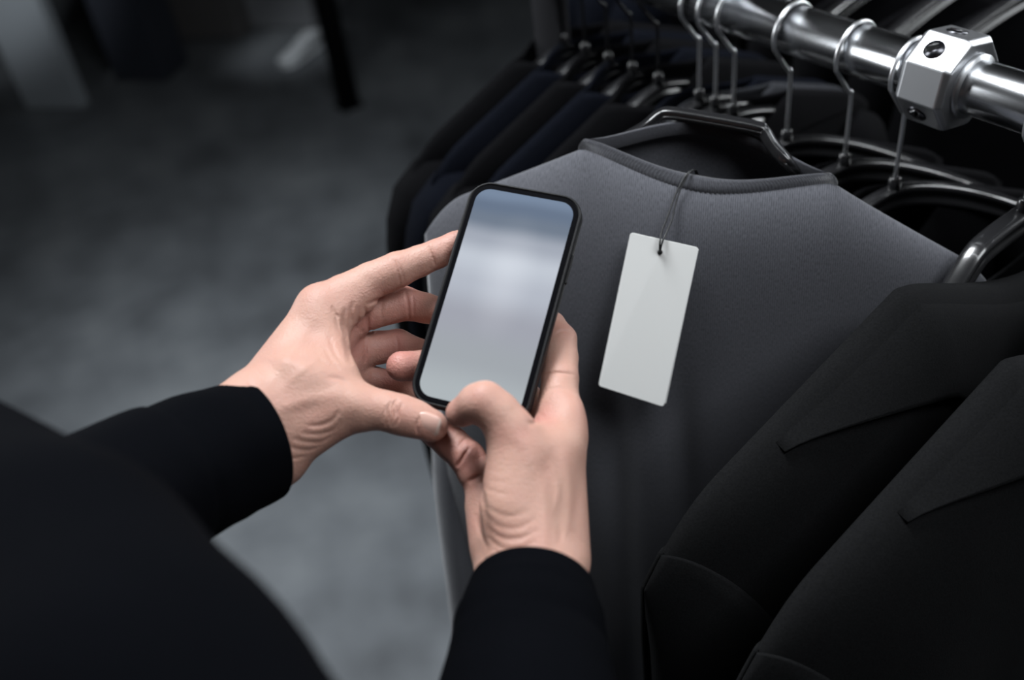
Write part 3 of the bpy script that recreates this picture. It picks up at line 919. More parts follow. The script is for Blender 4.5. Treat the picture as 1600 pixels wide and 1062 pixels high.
def right_hand():
    box_ = [(580, 470, .67), (600, 470, .47), (945, 1010, .67), (600, 1010, .47), (945, 470, .67)]
    lo, hi = bbox_px(box_, 4)
    fin = Field(lo, hi, HAND_RES); pal = Field(lo, hi, HAND_RES); th = Field(lo, hi, HAND_RES)
    index = [(874, 684, .586, 14.2), (872, 640, .596, 12.8), (875, 592, .607, 11.2), (877, 560, .616, 10.3), (876, 530, .624, 9.9), (862, 508, .630, 8.6), (848, 503, .632, 7.6)]
    middle = [(856, 705, .612, 12.5), (835, 640, .636, 11.2), (795, 590, .648, 10.4), (720, 570, .648, 9.6), (660, 571, .638, 9.6), (627, 572, .631, 9.4)]
    ring = [(822, 728, .618, 12), (800, 680, .640, 11), (770, 650, .648, 10), (720, 630, .645, 9), (690, 615, .640, 8)]
    pinky = [(757, 757, .594, 12.0), (744, 738, .594, 11.0), (730, 715, .596, 10.6), (706, 693, .602, 10.2), (680, 674, .606, 9.2), (664, 664, .608, 8.0)]
    for fg in (index, middle, ring): finger(fin, fg, 1.4)
    f2 = Field(lo, hi, HAND_RES); finger(f2, pinky, 1.6)
    fin.A = combine(fin.A, f2.A, 1.0)
    thumb = [(813, 704, .5615, 15.4), (795, 668, .560, 13.2), (778, 645, .560, 12.2), (757, 628, .560, 11.9), (744, 630, .563, 10.8), (724, 642, .570, 8.9), (716, 646, .572, 7.6)]
    for a, b in zip(thumb[:-1], thumb[1:]): th.cone(KK(*a[:3]), KK(*b[:3]), a[3], b[3], 3.0)
    pal.cone(KK(872, 870, .556), KK(876, 690, .585), 18.5, 14.0, 8)
    pal.cone(KK(850, 870, .566), KK(856, 706, .610), 19, 13, 8)
    pal.cone(KK(820, 870, .570), KK(820, 730, .616), 19, 12, 8)
    pal.cone(KK(793, 880, .566), KK(765, 770, .592), 19.5, 12.5, 7)       # heel of the hand
    pal.cone(KK(776, 850, .566), KK(762, 790, .585), 15.5, 13.5, 6)
    pal.cone(KK(806, 830, .549), KK(812, 705, .5625), 17.5, 15.6, 8)          # thumb base
    pal.cone(KK(797, 790, .551), KK(808, 730, .5585), 16.0, 15.8, 10)
    pal.cone(KK(835, 850, .548), KK(845, 740, .568), 20, 16, 9)
    pal.cone(KK(826, 706, .568), KK(872, 694, .580), 14.0, 13.5, 8)
    pal.cone(KK(840, 780, .560), KK(866, 705, .573), 16, 15.0, 8)
    pal.cone(KK(850, 700, .578), KK(868, 660, .592), 13, 11.5, 8)          # web towards the index
    pal.cone(KK(798, 905, .546), KK(786, 1000, .505), 20.5, 24, 9)
    pal.cone(KK(856, 905, .542), KK(860, 1000, .505), 20.5, 24, 9)
    pal.cone(KK(826, 905, .537), KK(826, 1000, .497), 19, 22, 9)
    A = blur(combine(th.A, np.minimum(pal.A, 12), 8), 3)
    fd = fin; fd.A = combine(fin.A, A, 5.0)
    fd.ell(KK(893, 655, .587), np.eye(3), (6.0, 11, 9), 12)
    for pix, am, wd_ in (
        ([(847, 588), (862, 583), (880, 583), (900, 586)], .5, .9), ([(866, 523), (880, 517), (896, 523)], .5, .9), ([(850, 610), (868, 606), (888, 608)], .25, 1.0),
        ([(822, 657), (832, 662), (843, 655)], .5, 1.3), ([(838, 640), (850, 652), (862, 654)], .25, 1.2),
        ([(714, 729), (722, 716), (734, 698), (741, 686)], 1.0, 1.0), ([(723, 764), (732, 752), (742, 746), (750, 742)], 1.0, 1.1), ([(716, 700), (722, 690), (730, 684)], .4, .9),
        # folds on the thumb base
        ([(749, 705), (752, 724), (768, 735), (790, 738)], 0.10, 1.0), ([(749, 722), (755, 742), (772, 752), (792, 754)], 0.12, 1.0), ([(751, 742), (760, 762), (778, 770), (800, 772)], 0.15, 1.1),
        ([(756, 800), (780, 822), (812, 824), (840, 808)], 0.24, 1.3), ([(760, 822), (784, 840), (815, 840), (842, 826)], 0.33, 1.3), ([(763, 840), (786, 857), (815, 856), (838, 844)], 0.36, 1.3), ([(770, 858), (792, 870), (815, 870)], .5, 1.2), ([(752, 780), (775, 800), (800, 806), (830, 795)], .25, 1.3),
        ([(756, 870), (764, 884), (770, 895)], .4, 1.1), ([(742, 800), (750, 830), (762, 858)], .4, 1.6),
        ([(868, 800), (876, 830), (874, 850)], .3, 2.0), ([(746, 692), (750, 730), (755, 780), (766, 846)], .7, 1.8)):
        crease(fd, pix, am, wd_)
    for pix, am, wd_ in (([(826, 700), (848, 760), (852, 830), (845, 880)], -.9, 3.6), ([(880, 700), (890, 770), (886, 840)], -.7, 3.0), ([(800, 680), (818, 690), (830, 700)], -.6, 4.0), ([(858, 720), (872, 760), (866, 800)], -.45, 1.8)):
        crease(fd, pix, am, wd_, True, 12)
    reds = [(middle[-1], 17, .55), (pinky[2], 20, .42), (pinky[4], 22, .55), (pinky[0], 14, .3), ((750, 612, .55), 10, .16), ((720, 645, .566), 12, .32), ((836, 655, .58), 14, .34), ((876, 520, .62), 12, .2), ((818, 684, .55), 11, .2), (index[2], 12, .14), ((905, 650, .58), 10, .22), ((745, 820, .57), 16, .16)]
    return fd, reds, thumb

def redness(V, reds):
    r = np.zeros(len(V))
    for q, rad, am in reds:
        c = KK(*q[:3]); r = np.maximum(r, am * np.exp(-((V - c) ** 2).sum(1) / (rad * rad)))
    return r

#==PERSON
def nail(th, c, along, across, nrm, la, lc, parent, thick=0.7):
    """curved nail plate lying on the tip: c on the skin (camera mm)"""
    V = []; Q = []; n, m = 14, 12
    for layer in (0, 1):
        for i in range(n + 1):
            for j in range(m + 1):
                a = -1 + 2 * i / n; b = -1 + 2 * j / m
                ww = (1 - max(0, -a) ** 3 * .35) * (1 - max(0, a) ** 4 * .45)
                p = c + along * (a * la) + across * (b * lc * ww) - nrm * ((b * ww) ** 2 * lc * .34 + (a ** 2) * la * .10) + nrm * (.35 if layer == 0 else -thick)
                V.append(p)
    k = (n + 1) * (m + 1)
    for i in range(n):
        for j in range(m):
            q = (i * (m + 1) + j, i * (m + 1) + j + 1, (i + 1) * (m + 1) + j + 1, (i + 1) * (m + 1) + j)
            Q.append(q); Q.append(tuple(x + k for x in q[::-1]))
    rim = [i for i in range(m + 1)] + [(i * (m + 1) + m) for i in range(1, n + 1)] + [n * (m + 1) + j for j in range(m - 1, -1, -1)] + [i * (m + 1) for i in range(n - 1, 0, -1)]
    for a, b in zip(rim, rim[1:] + rim[:1]): Q.append((a, a + k, b + k, b))
    me = mesh_np('fingernail', to_world(V), Q)
    o = link('fingernail', me, M['nail'], parent)
    me.materials.append(M['nail_edge'])
    mi = [0] * len(me.polygons)
    idx = 0
    for i in range(n):
        for j in range(m):
            if i >= n - 2: mi[2 * (i * m + j)] = 1
    me.polygons.foreach_set('material_index', mi)
    return o

def orient(V, Q):
    a, b, c = V[Q[:, 0]], V[Q[:, 1]], V[Q[:, 2]]
    if np.einsum('ij,ij->i', a, np.cross(b, c)).sum() < 0: Q = Q[:, ::-1]
    return Q

L_ELB = P(-150, 850, 0.44); L_SHO = P(185, 1160, 0.30); L_ARM = P(-130, 810, 0.43); L_MID = P(50, 965, 0.35)
R_ELB = P(820, 1500, 0.40); R_SHO = np.array([0.27, -0.10, 1.45])
L_WR = P(400, 690, .585); R_WR = P(828, 960, .53)
CHEST = np.array([0.08, -0.06, 1.33])

def person():
    t = empty('person', (0.08, -0.1, 0.0), 'person in a black jacket holding a phone in both hands, seen over the arms', 'person')
    Vs = []; Qs = []; Rd = []; b = 0
    for fn in (left_hand, right_hand):
        fd, reds, th = fn()
        V, Q = fd.mesh()
        rr = redness(V, reds)
        V = to_world(V); 
        Q = orient(V - V.mean(0), Q)
        Vs.append(V); Qs.append(Q + b); Rd.append(rr); b += len(V)
        if fn is left_hand: LF = fd
        else: RF = fd
    # arms, shoulders and trunk under the clothes (coarse), same mesh
    def wmm(p): return (R.T @ (np.asarray(p) - CAM)) * 1000
    core = Field((-520, -1000, -420), (560, 60, 640), 12.0)
    for a, c, r1, r2 in ((L_WR, L_ELB, 24, 30), (L_ELB, L_ARM, 30, 34), (L_ARM, L_SHO, 34, 40), (R_WR, R_ELB, 24, 36), (R_ELB, R_SHO, 38, 46), (L_SHO, CHEST, 40, 70), (R_SHO, CHEST, 46, 70), (CHEST, CHEST - UPZ * .38, 100, 100)):
        core.cone(wmm(a), wmm(c), r1, r2, 20)
    V, Q = core.mesh(); V = to_world(V); Q = orient(V - V.mean(0), Q)
    Vs.append(V); Qs.append(Q + b); Rd.append(np.zeros(len(V)))
    # head and neck, behind and above the camera's view of the hands
    hc = np.array([.10, -.125, 1.672]); fw = unit(np.array([-.10, .48, -.22])); sd = unit(np.cross(fw, UPZ)); uu = np.cross(sd, fw)
    cv = lambda v: R.T @ v
    axes = (cv(sd), cv(fw), cv(uu))
    W = lambda a, b_, c_: wmm(hc + sd * a + fw * b_ + uu * c_)
    hd = Field(wmm(hc) - 230, wmm(hc) + 230, 3.0)
    hd.ell(W(0, -.012, .025), axes, (76, 92, 88), 10)
    hd.ell(W(0, .030, -.052), axes, (54, 58, 60), 24)
    hd.ell(W(0, .062, -.098), axes, (26, 20, 18), 20)
    hd.cone(W(0, .086, .004), W(0, .106, -.032), 7, 11, 10)
    for q in (-1, 1):
        hd.cone(W(q * .012, .092, -.036), W(q * .012, .094, -.036), 7, 7, 6)
        hd.cone(W(q * .020, .082, .026), W(q * .042, .070, .026), 6, 5, 8)
        hd.ell(W(q * .078, -.012, -.012), axes, (7, 17, 30), 5)
        hd.cone(W(q * .034, .068, -.028), W(q * .036, .066, -.030), 14, 14, 14)
        hd.groove([W(q * .020, .088, .008), W(q * .032, .088, .010), W(q * .044, .084, .008)], 6, 9, False, 14)
    hd.cone(W(-.020, .082, -.066), W(.020, .082, -.066), 5, 5, 6); hd.cone(W(-.016, .082, -.077), W(.016, .082, -.077), 5.5, 5.5, 6)
    hd.groove([W(-.024, .090, -.071), W(0, .094, -.071), W(.024, .090, -.071)], 2.5, 2.5, False, 14)
    hd.cone(W(0, -.038, -.05), wmm((.085, -.085, 1.46)), 44, 52, 8)
    V, Q = hd.mesh(); V = to_world(V); Q = orient(V - V.mean(0), Q)
    Qs.append(Q + b + len(Vs[2])); Vs.append(V); Rd.append(np.zeros(len(V)) + .12)
    hr = Field(wmm(hc) - 200, wmm(hc) + 200, 4.0)
    hr.ell(W(0, -.026, .040), axes, (80, 90, 80), 8); hr.ell(W(0, -.055, -.01), axes, (74, 56, 66), 14)
    HAIR = hr.mesh()
    EYES = [(W(q * .032, .064, .006)) for q in (-1, 1)]
    V = np.vstack(Vs); Q = np.vstack(Qs)
    me = bpy.data.meshes.new('body')
    me.vertices.add(len(V)); me.vertices.foreach_set('co', V.astype(np.float32).ravel())
    me.loops.add(Q.size); me.loops.foreach_set('vertex_index', Q.astype(np.int32).ravel())
    me.polygons.add(len(Q)); me.polygons.foreach_set('loop_start', np.arange(0, Q.size, 4, dtype=np.int32))
    me.update(calc_edges=True); me.validate()
    at = me.attributes.new('redness', 'FLOAT', 'POINT'); at.data.foreach_set('value', np.concatenate(Rd).astype(np.float32))
    o = link('body', me, M['skin'], t)
    sm = o.modifiers.new('smooth', 'SMOOTH'); sm.factor = 0.5; sm.iterations = 1
    # nails
    c = surf(LF, 668, 664)
    ax = unit(KK(690, 671, .588) - KK(650, 657, .588)); nr = unit(np.array([0.10, -0.28, -1.0])); nr = unit(nr - nr.dot(ax) * ax); ac = np.cross(ax, nr)
    nail(None, c + nr * 0.1 , ax, ac, nr, 7.6, 6.6, t)
    c = surf(RF, 709, 640)
    if c is not None:
        ax = unit(KK(704, 652, .575) - KK(715, 628, .566)); nr = unit(np.array([-0.75, 0.25, -0.6])); nr = unit(nr - nr.dot(ax) * ax); ac = np.cross(ax, nr)
        nail(None, c - nr * 0.6 + ac * 0, ax, ac, nr, 5.5, 4.5, t)
    # jacket: trunk, shoulders and upper arms, then the two sleeves
    jk = Field((-560, -1050, -460), (620, 40, 560), 9.0)
    for a, c, r1, r2, k in ((L_ARM, L_MID, 60, 61, 10), (L_MID, L_SHO, 61, 61, 10), (R_ELB, R_SHO, 54, 64, 30), (L_SHO, CHEST, 50, 95, 20), (R_SHO, CHEST, 60, 95, 30),
                            (CHEST, CHEST - UPZ * .5, 125, 130, 60), (CHEST + np.array([.07, -.03, -.05]), CHEST + np.array([.07, -.03, -.5]), 115, 118, 60), (CHEST + np.array([-.05, .03, -.05]), CHEST + np.array([-.05, .03, -.5]), 112, 118, 60)):
        jk.cone(wmm(a), wmm(c), r1, r2, k)
    V, Q = jk.mesh(); V = to_world(V); Q = orient(V - V.mean(0), Q)
    j = link('jacket', mesh_np('jacket', V, Q), M['jacket'], t)
    sm = j.modifiers.new('smooth', 'SMOOTH'); sm.factor = 0.5; sm.iterations = 6
    def sleeve_tube(name, rings, wr, seed, hem=0.0035, seam=9.0):
        pts = catmull([P(*q[:3]) for q in rings], 64)
        ra = catmull([[q[3], q[4], 0] for q in rings], 64)
        rng = random.Random(seed); ph = [rng.uniform(0, 6) for _ in range(6)]
        n = 64
        def pf(q):
            i = int(round(q * 63)); z_ = min(1, max(0, (q - seam) / .012)); k_ = 1 + .045 * z_ * (1 if q > seam else 0) - .03 * math.exp(-((q - seam) / .012) ** 2); A_, B_ = ra[i][0] * k_, ra[i][1] * k_; out = []
            for m in range(n):
                a = 2 * math.pi * m / n
                wob = 1 + wr * min(1, q * 5) * (math.sin(2 * a + 14 * q + ph[0]) * .5 + math.sin(3 * a - 26 * q + ph[1]) * .5 + math.sin(a + 40 * q + ph[2]) * .4)
                out.append((A_ * wob * math.cos(a), B_ * wob * math.sin(a)))
            return out
        V, Q = sweep(pts, pf, ref=up, cap=False)
        o = link(name, mesh_np(name, V, Q), M['jacket'], j); solid(o, hem, -1 if True else 1)
        # stitched hem seam
        V, Q = sweep(V[4 * n:5 * n], circ(0.0006, 6), closed=True, ref=unit(pts[1] - pts[0]))
        return o, pts, ra
    sleeve_tube('sleeve', [(404, 688, .585, .0365, .036), (372, 700, .576, .0380, .038), (330, 715, .563, .0395, .040), (280, 738, .548, .040, .042), (215, 770, .528, .041, .044), (140, 815, .50, .043, .046), (60, 845, .475, .046, .05), (-20, 860, .455, .049, .052), (-150, 850, .44, .054, .054)], 0.012, 3, seam=0.40)
    sleeve_tube('sleeve', [(832, 925, .540, .0375, .0345), (830, 955, .530, .0395, .0375), (828, 990, .518, .0410, .040), (826, 1040, .503, .0425, .042), (824, 1130, .475, .046, .046), (822, 1300, .435, .05, .05), (820, 1500, .40, .053, .053)], 0.012, 8)
    V, Q = HAIR; V = to_world(V); Q = orient(V - V.mean(0), Q)
    keep = lambda p: True
    link('hair', mesh_np('hair', V, Q), mat('dark_hair', (.012, .009, .007), .5), t)
    for e in EYES:
        bm = bmesh.new(); bmesh.ops.create_uvsphere(bm, u_segments=20, v_segments=12, radius=.0125); me = bpy.data.meshes.new('eye'); bm.to_mesh(me); bm.free()
        me.transform(Matrix.Translation(Vector(to_world(e))))
        link('eye', me, mat('dark_eye', (.05, .035, .025), .2), t)
    # trousers and shoes, below the picture
    tr = Field((-900, -2200, -700), (900, 200, 1400), 16.0)
    hip = CHEST - UPZ * .5
    for sx in (-1, 1):
        h0 = hip + np.array([.085 * sx, -.04 * sx, -.02]); kn = np.array([h0[0] + .02 * sx, h0[1] + .02, .48]); an = np.array([h0[0] + .03 * sx, h0[1] - .02, .07])
        tr.cone(wmm(h0), wmm(kn), 95, 68, 30); tr.cone(wmm(kn), wmm(an), 68, 58, 20)
    V, Q = tr.mesh(); V = to_world(V); V[:, 2] = np.maximum(V[:, 2], 0.03); Q = orient(V - V.mean(0), Q)
    link('trousers', mesh_np('trousers', V, Q), M['navy'], t)
    for sx in (-1, 1):
        x0 = hip[0] + (.085 + .03) * sx; y0 = hip[1] - .04 * sx
        sh = Field((-700, -2300, -700), (900, 200, 1500), 10.0)
        sh.cone(wmm((x0, y0 - .06, .045)), wmm((x0, y0 + .10, .04)), 42, 40, 10); sh.cone(wmm((x0, y0 + .10, .04)), wmm((x0 + .01, y0 + .17, .032)), 40, 31, 10)
        V, Q = sh.mesh(); V = to_world(V); V[:, 2] = np.maximum(V[:, 2], 0.001); Q = orient(V - V.mean(0), Q)
        link('shoe', mesh_np('shoe', V, Q), M['dark'], t)
person()
#==REST
def patch(g, s0, s1, low, off0, off1, ns=40, nt=14, stand=0.0):
    """a piece of cloth lying on the front of a garment, from the top edge down to low(s)"""
    V = []; Q = []; UV = []
    for j in range(nt + 1):
        q = j / nt
        for i in range(ns + 1):
            s_ = s0 + (s1 - s0) * i / ns
            zt = g.top(s_ * g.half, True)
            t = max(0.0, low(s_)) * q / (g.length + zt)
            p = g.pt(s_, t, True) + g.wd * (off0 + (off1 - off0) * q) + UPZ * (stand * (1 - q) ** 2)
            V.append(p); UV.append((s_ * g.half, q * .1))
    for j in range(nt):
        for i in range(ns):
            a = j * (ns + 1) + i
            Q.append((a, a + ns + 1, a + ns + 2, a + 1))
    return V, Q, UV

def sleeve_cap(g, side, ns=22, nt=48):
    """the sleeve of a jacket: cloth from the armhole seam outwards, standing proud of the body"""
    V = []; Q = []; UV = []
    for front in (True, False):
        b = len(V)
        for j in range(nt + 1):
            t = (j / nt) ** 1.4
            sb = 0.955 - 0.52 * min(1, t / .62) ** 0.8
            for i in range(ns + 1):
                q = i / ns
                s_ = side * (sb + (1 - sb) * q)
                lift = 0.0045 * min(1, q * 5 + .25) + 0.010 * math.sin(math.pi * min(1, q * 1.0)) * min(1, t * 5)
                lift *= min(1, t * 14)
                p = g.pt(s_, t, front) + g.wd * (lift if front else -lift * .5) + g.u * side * .003 + UPZ * .002
                V.append(p); UV.append((s_ * g.half, t * g.length))
        for j in range(nt):
            for i in range(ns):
                a = b + j * (ns + 1) + i
                f = (a, a + ns + 1, a + ns + 2, a + 1)
                Q.append(f if (front == (side > 0)) else f[::-1])
    return V, Q, UV

def garment(name, label, cat, c, u, wd, m, group=None, res=(40, 36), sl=None, collar=None, collar_mat=None, **kw):
    g = Garment(c, u, wd, **kw)
    t = empty(name, g.c - UPZ * g.length, label, cat, group)
    V, Q, UV = g.shell(*res)
    solid(link('torso', uvmesh('torso', V, Q, UV), m, t), 0.003)
    sl = sl or {}
    for side in (-1, 1):
        V, Q, UV = sleeve_cap(g, side) if sl.get('cap') else sleeve(g, side, **sl)
        solid(link('sleeve', uvmesh('sleeve', V, Q, UV, 0), m, t), 0.003)
    if collar:
        V, Q, UV = patch(g, *collar)
        solid(link('collar', uvmesh('collar', V, Q, UV, 0), collar_mat or m, t), 0.003, 1)
    return t, g

# --- the two black jackets at the right
def bridge_hanger(s, label, stem):
    """chrome hook over a thick black bar: flat in the middle, then bending steeply down"""
    c = rail(s)
    hp = hook_path(c, PP, stem=stem)
    foot = hp[-1]
    t = empty('coat_hanger', foot, label, 'hanger')
    V, Q = sweep(hp, circ(0.0018, 10), ref=np.cross(PP, UPZ)); link('hook', mesh_np('hook', V, Q), M['chrome'], t)
    V, Q = cyl(foot - UPZ * 0.012, foot + UPZ * 0.004, 0.0062, 20, 0.0048, 0.0012); link('hook_socket', mesh_np('hook_socket', V, Q), M['plastic'], t)
    half = [(0, 0), (.025, -.0005), (.048, -.002), (.058, -.005), (.070, -.014), (.095, -.036), (.12, -.052), (.16, -.072)]
    pts = [(-a, b) for a, b in half[:0:-1]] + half
    path = catmull([foot - UPZ * 0.016 + PP * a + UPZ * b - DR * (.5 * a * a) for a, b in pts], 90)
    V, Q = sweep(path, ibeam(0.0095, 0.0085, 0.0035), ref=UPZ)
    o = link('hanger_bar', mesh_np('hanger_bar', V, Q), M['plastic'], t)
    m = o.modifiers.new('sub', 'SUBSURF'); m.levels = 1; m.render_levels = 1
    return foot
s1 = rail_at(1636, 122 + 156 * .319)
foot1 = bridge_hanger(s1, 'glossy black hanger with a chrome hook at the right edge, inside the wide-collared jacket', .034)
JKW = dict(half=0.392, slope=0.34, length=0.90, depth=0.055, bdepth=0.15, bbulge=0.012, rnd=7.0, pw=0.55, lean=0.05, back_dip=0.07, ridge_fwd=0.0, fold=0.004, fbulge=0.02, fallk=0.06, nk=0.145, front_dip=0.040)
garment('jacket', 'black wool jacket with a wide folded collar, right beside the charcoal sweater', 'jacket', foot1 - UPZ * 0.006, -PP, -DR, M['wool'], None, (80, 60),
        dict(cap=True),
        (-0.3, 0.72, lambda s: 0.003 + 0.165 * max(0.0, 1 - max(s, 0) / 0.72) ** 1.4, 0.005, 0.011), seed=11, **JKW)
foot2 = bridge_hanger(s1 - 0.085, 'second thick black hanger past the right edge, inside the lower right jacket', .034)
garment('jacket', 'black jacket at the lower right corner, in front of the wide-collared jacket', 'jacket', foot2 - UPZ * 0.020, -PP, -DR, M['wool'], None, (70, 50),
        dict(cap=True),
        (-0.3, 0.68, lambda s: 0.003 + 0.15 * max(0.0, 1 - max(s, 0) / 0.68) ** 1.4, 0.005, 0.011), seed=17, **JKW)

# --- hangers with dark tops between the sweater and the rail
VU = unit(np.array([0.99, 0.12, 0.0]))
mid = [(1424, VU * 0.6 + PP * 0.4, .06, 'black arched hanger with a chrome hook right beside the clamp collar', 'black top on the hanger beside the clamp collar'),
       (1338, VU * .7 + PP * .3, .057, 'black arched hanger with a chrome hook, second to the left of the clamp collar', 'black top on the second hanger left of the clamp collar'),
       (1240, VU * .7 + PP * .3, .057, 'black arched hanger with a chrome hook, third to the left of the clamp collar', 'black top on the third hanger left of the clamp collar')]
for px, u, st, lab, glab in mid:
    s = rail_at(px, 122 + (px - 1480) * .319)
    t, foot, u, wd = hanger(s, lab, u, stem=st, half=0.17, drop=0.075, fwd=0.02, hsec=0.0085, group='black arched hangers on the steel rail')
    garment('black_top', glab, 'top', foot - UPZ * 0.024, u, wd, M['black'], 'black tops on the steel rail', (30, 24), dict(rad=(0.04, 0.035), length=0.45, out=0.0, inset=0.02, n=14),
            half=0.185, nk=0.07, slope=0.42, length=0.72, depth=0.015, lean=0.0, front_dip=0.03, back_dip=0.0, ridge_fwd=0.0, seed=int(px), fold=0.001, fbulge=0.02)

# --- three hooks close together further along the rail, then the dark coats
far = [(1150, 'first'), (1120, 'second'), (1093, 'third')]
cm = [M['black'], M['grey_wool'], M['navy']]
for i, (px, w_) in enumerate(far):
    s = rail_at(px, 122 + (px - 1480) * .319)
    t, foot, u, wd = hanger(s, 'black hanger with a chrome hook, %s of the three crowded together up the rail' % w_, -PP, stem=.052, half=0.18, drop=0.085, fwd=0.0, wd=-DR, hsec=.007, group='black arched hangers on the steel rail')
    garment('dark_jacket', ['black jacket on the first of three crowded hangers behind the sweater', 'dark grey wool jacket whose shoulder slopes down behind the sweater', 'blue-black jacket on the last of three crowded hangers'][i], 'jacket',
            foot - UPZ * 0.014, -PP, -DR, cm[i], 'dark jackets further up the rail', (36, 30), dict(rad=(0.05, 0.042), length=0.62, out=0.01, inset=0.01, n=16),
            (-0.86, 0.86, lambda s: 0.01 + 0.05 * max(0, 1 - abs(s) / .86), .004, .006), None,
            half=0.21, nk=0.08, slope=0.40, length=0.85, depth=0.016, lean=0.0, front_dip=0.02, back_dip=0.0, ridge_fwd=0.0, seed=30 + i, fold=0.001, fbulge=0.012)
for i, s in enumerate((0.325, 0.365, 0.405, 0.445, 0.485)):
    w_ = ['nearest', 'second', 'third', 'fourth', 'farthest'][i]
    t, foot, u, wd = hanger(s, 'dark hanger of the %s long coat at the far rail end' % w_, -PP, stem=.052, half=0.17, drop=0.085, fwd=0.0, wd=-DR, hsec=.006, hook_m=M['plastic'], group='hangers of the far coats')
    garment('long_coat', 'long blue-black coat, %s of five hanging at the far end of the rail' % w_, 'coat', foot - UPZ * 0.006, -PP, -DR, M['navy'] if i % 2 else M['black'],
            'long coats at the far end of the rail', (36, 30), dict(rad=(0.05, 0.045), length=0.62, out=0.015, inset=0.0, n=16), None, None,
            half=0.22, nk=0.07, slope=0.40, length=1.02, depth=0.018, lean=0.0, front_dip=0.02, back_dip=0.0, ridge_fwd=0.0, seed=50 + i, fold=0.001, fbulge=0.012, flare=1.02)

# --- second rail behind
def rail_back(s): return RA + PP * 0.50 + DR * s
build_rail(rail_back, -0.7, 0.84, 'second steel clothes rail standing behind the first, just above the picture')
for i, (s, yaw) in enumerate(((0.17, .2), (0.25, .3), (0.33, .1), (0.42, .25), (0.52, .3), (0.62, .2))):
    w_ = ['first', 'second', 'third', 'fourth', 'fifth', 'sixth'][i]
    t, foot, u, wd = hanger(s, 'glossy black hanger on the rail behind, %s from the right' % w_, unit(np.array([0.99, -0.12, 0])) * (1 - yaw) + PP * yaw, stem=.05, half=0.17, drop=0.075, fwd=0.02, base=rail_back, group='hangers on the rail behind')
    garment('black_top', 'black top on the rail behind, %s from the right' % w_, 'top', foot - UPZ * 0.024, u, wd, M['black'], 'black tops on the rail behind', (24, 20), dict(rad=(0.035, 0.03), length=0.45, out=0.0, inset=0.02, n=12),
            half=0.18, nk=0.07, slope=0.42, length=0.8, depth=0.014, lean=0.0, front_dip=0.03, back_dip=0.0, ridge_fwd=0.0, seed=70 + i, fold=0.001, fbulge=0.02)

for i, s in enumerate((0.70, 0.77, 0.815, 0.88)):
    w_ = ['nearest', 'second', 'third', 'farthest'][i]
    t, foot, u, wd = hanger(s, 'dark hanger of the %s long coat on the rail behind' % w_, -PP, stem=.052, half=0.17, drop=0.085, fwd=0.0, wd=-DR, hsec=.006, hook_m=M['plastic'], base=rail_back, group='hangers of the coats on the rail behind')
    garment('long_coat', 'long blue-black coat, %s of four at the far end of the rail behind' % w_, 'coat', foot - UPZ * 0.006, -PP, -DR, M['navy'],
            'long coats on the rail behind', (30, 24), dict(rad=(0.05, 0.045), length=0.62, out=0.0, inset=0.0, n=14), None, None,
            half=0.21, nk=0.07, slope=0.40, length=1.02, depth=0.018, lean=0.0, front_dip=0.02, back_dip=0.0, ridge_fwd=0.0, seed=90 + i, fold=0.001, fbulge=0.012, flare=1.02)

#==BACKGROUND
def slab(name, label, cat, px0, px1, py, h, th, m, group=None):
    a, b = on_z(px0, py, 0), on_z(px1, py, 0)
    ex = unit(b - a); ey = np.array([-ex[1], ex[0], 0.0]); ey = ey if ey[1] > 0 else -ey
    c = (a + b) / 2 + ey * th / 2
    t = empty(name, c * np.array([1, 1, 0]), label, cat, group)
    V, Q = box(c + UPZ * (h / 2 + .006), ex * np.linalg.norm(b - a) / 2, ey * th / 2, UPZ * h / 2)
    bevel(link('panel', mesh_np('panel', V, Q), m, t, False), 0.004)
    V, Q = box(c + UPZ * .004, ex * (np.linalg.norm(b - a) / 2 - .012), ey * max(.008, th / 2 - .012), UPZ * .004)
    link('base', mesh_np('base', V, Q), M['dark'], t, False)
    return t
slab('display_stand', 'pale grey upright panel at the top left, far behind, out of focus', 'panel', 42, 130, 172, 1.7, 0.06, M['pale'])
slab('display_stand', 'dark slate upright panel standing beside the pale one at the top left', 'panel', 182, 262, 128, 1.5, 0.2, M['slate'])
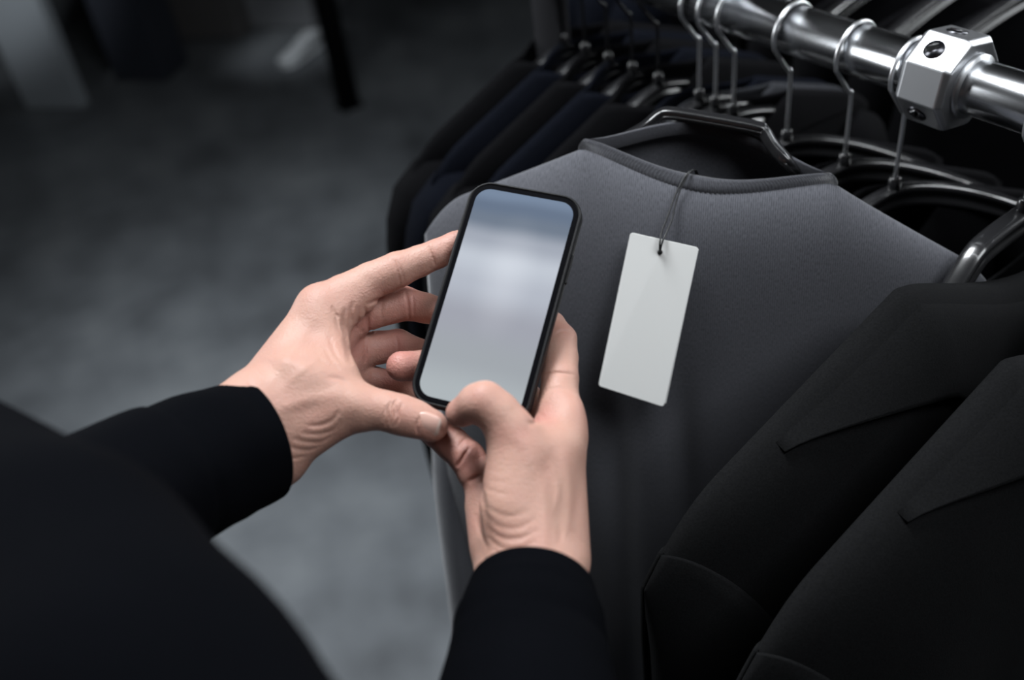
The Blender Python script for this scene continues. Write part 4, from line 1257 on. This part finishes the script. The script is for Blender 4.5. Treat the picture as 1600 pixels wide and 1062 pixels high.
slab('display_plinth', 'low dark grey plinth in the far background', 'plinth', 272, 378, 62, 0.5, 0.4, mat('dim_grey_laminate', (0.13, 0.125, 0.125), .6))
slab('display_plinth', 'low lighter grey plinth behind the white shoe', 'plinth', 384, 492, 46, 0.5, 0.4, mat('mid_grey_laminate', (0.3, 0.31, 0.33), .6))

def shoe():
    heel, toe = on_z(500, 72, 0), on_z(452, 104, 0)
    ex = unit(toe - heel); ey = np.array([-ex[1], ex[0], 0.0])
    L = 0.27
    t = empty('white_shoe', heel, 'small white low shoe on the dark floor, far behind and out of focus', 'shoe')
    V = []; Q = []
    prof = [(0, .030, .085), (.05, .036, .095), (.10, .036, .085), (.15, .040, .065), (.20, .045, .052), (.24, .042, .045), (.265, .028, .036)]
    for layer, (zlo, nm, mt) in enumerate(((.02, 'upper', M['white_leather']), (0, 'sole', M['white_leather']))):
        V = []; Q = []
        for x, hw, hh in prof:
            top = hh if nm == 'upper' else .022
            for k in range(16):
                a = 2 * math.pi * k / 16
                cz = (zlo + top) / 2; rz = (top - zlo) / 2
                sx = math.copysign(abs(math.cos(a)) ** .6, math.cos(a)); sz = math.copysign(abs(math.sin(a)) ** .6, math.sin(a))
                V.append(heel + ex * x + ey * (hw * (1.08 if nm == 'sole' else 1) * sx) + UPZ * (cz + rz * sz + .001))
        for i in range(len(prof) - 1):
            for k in range(16): Q.append((i * 16 + k, i * 16 + (k + 1) % 16, (i + 1) * 16 + (k + 1) % 16, (i + 1) * 16 + k))
        Q.append(tuple(range(16))[::-1]); Q.append(tuple((len(prof) - 1) * 16 + k for k in range(16)))
        link(nm, mesh_np(nm, V, Q), mt, t)
shoe()

def post():
    c = on_z(546, 166, 0)
    t = empty('display_post', c, 'slim black post standing on the floor left of the dark coats, far behind', 'post')
    V, Q = sweep([c + UPZ * .01, c + UPZ * 1.5], rrect(.07, .07, .008, 3), ref=PP)
    link('post_tube', mesh_np('post_tube', V, Q), M['dark'], t)
    V, Q = box(c + UPZ * .006, PP * .045, DR * .045, UPZ * .006)
    link('base_plate', mesh_np('base_plate', V, Q), M['dark'], t, False)
post()
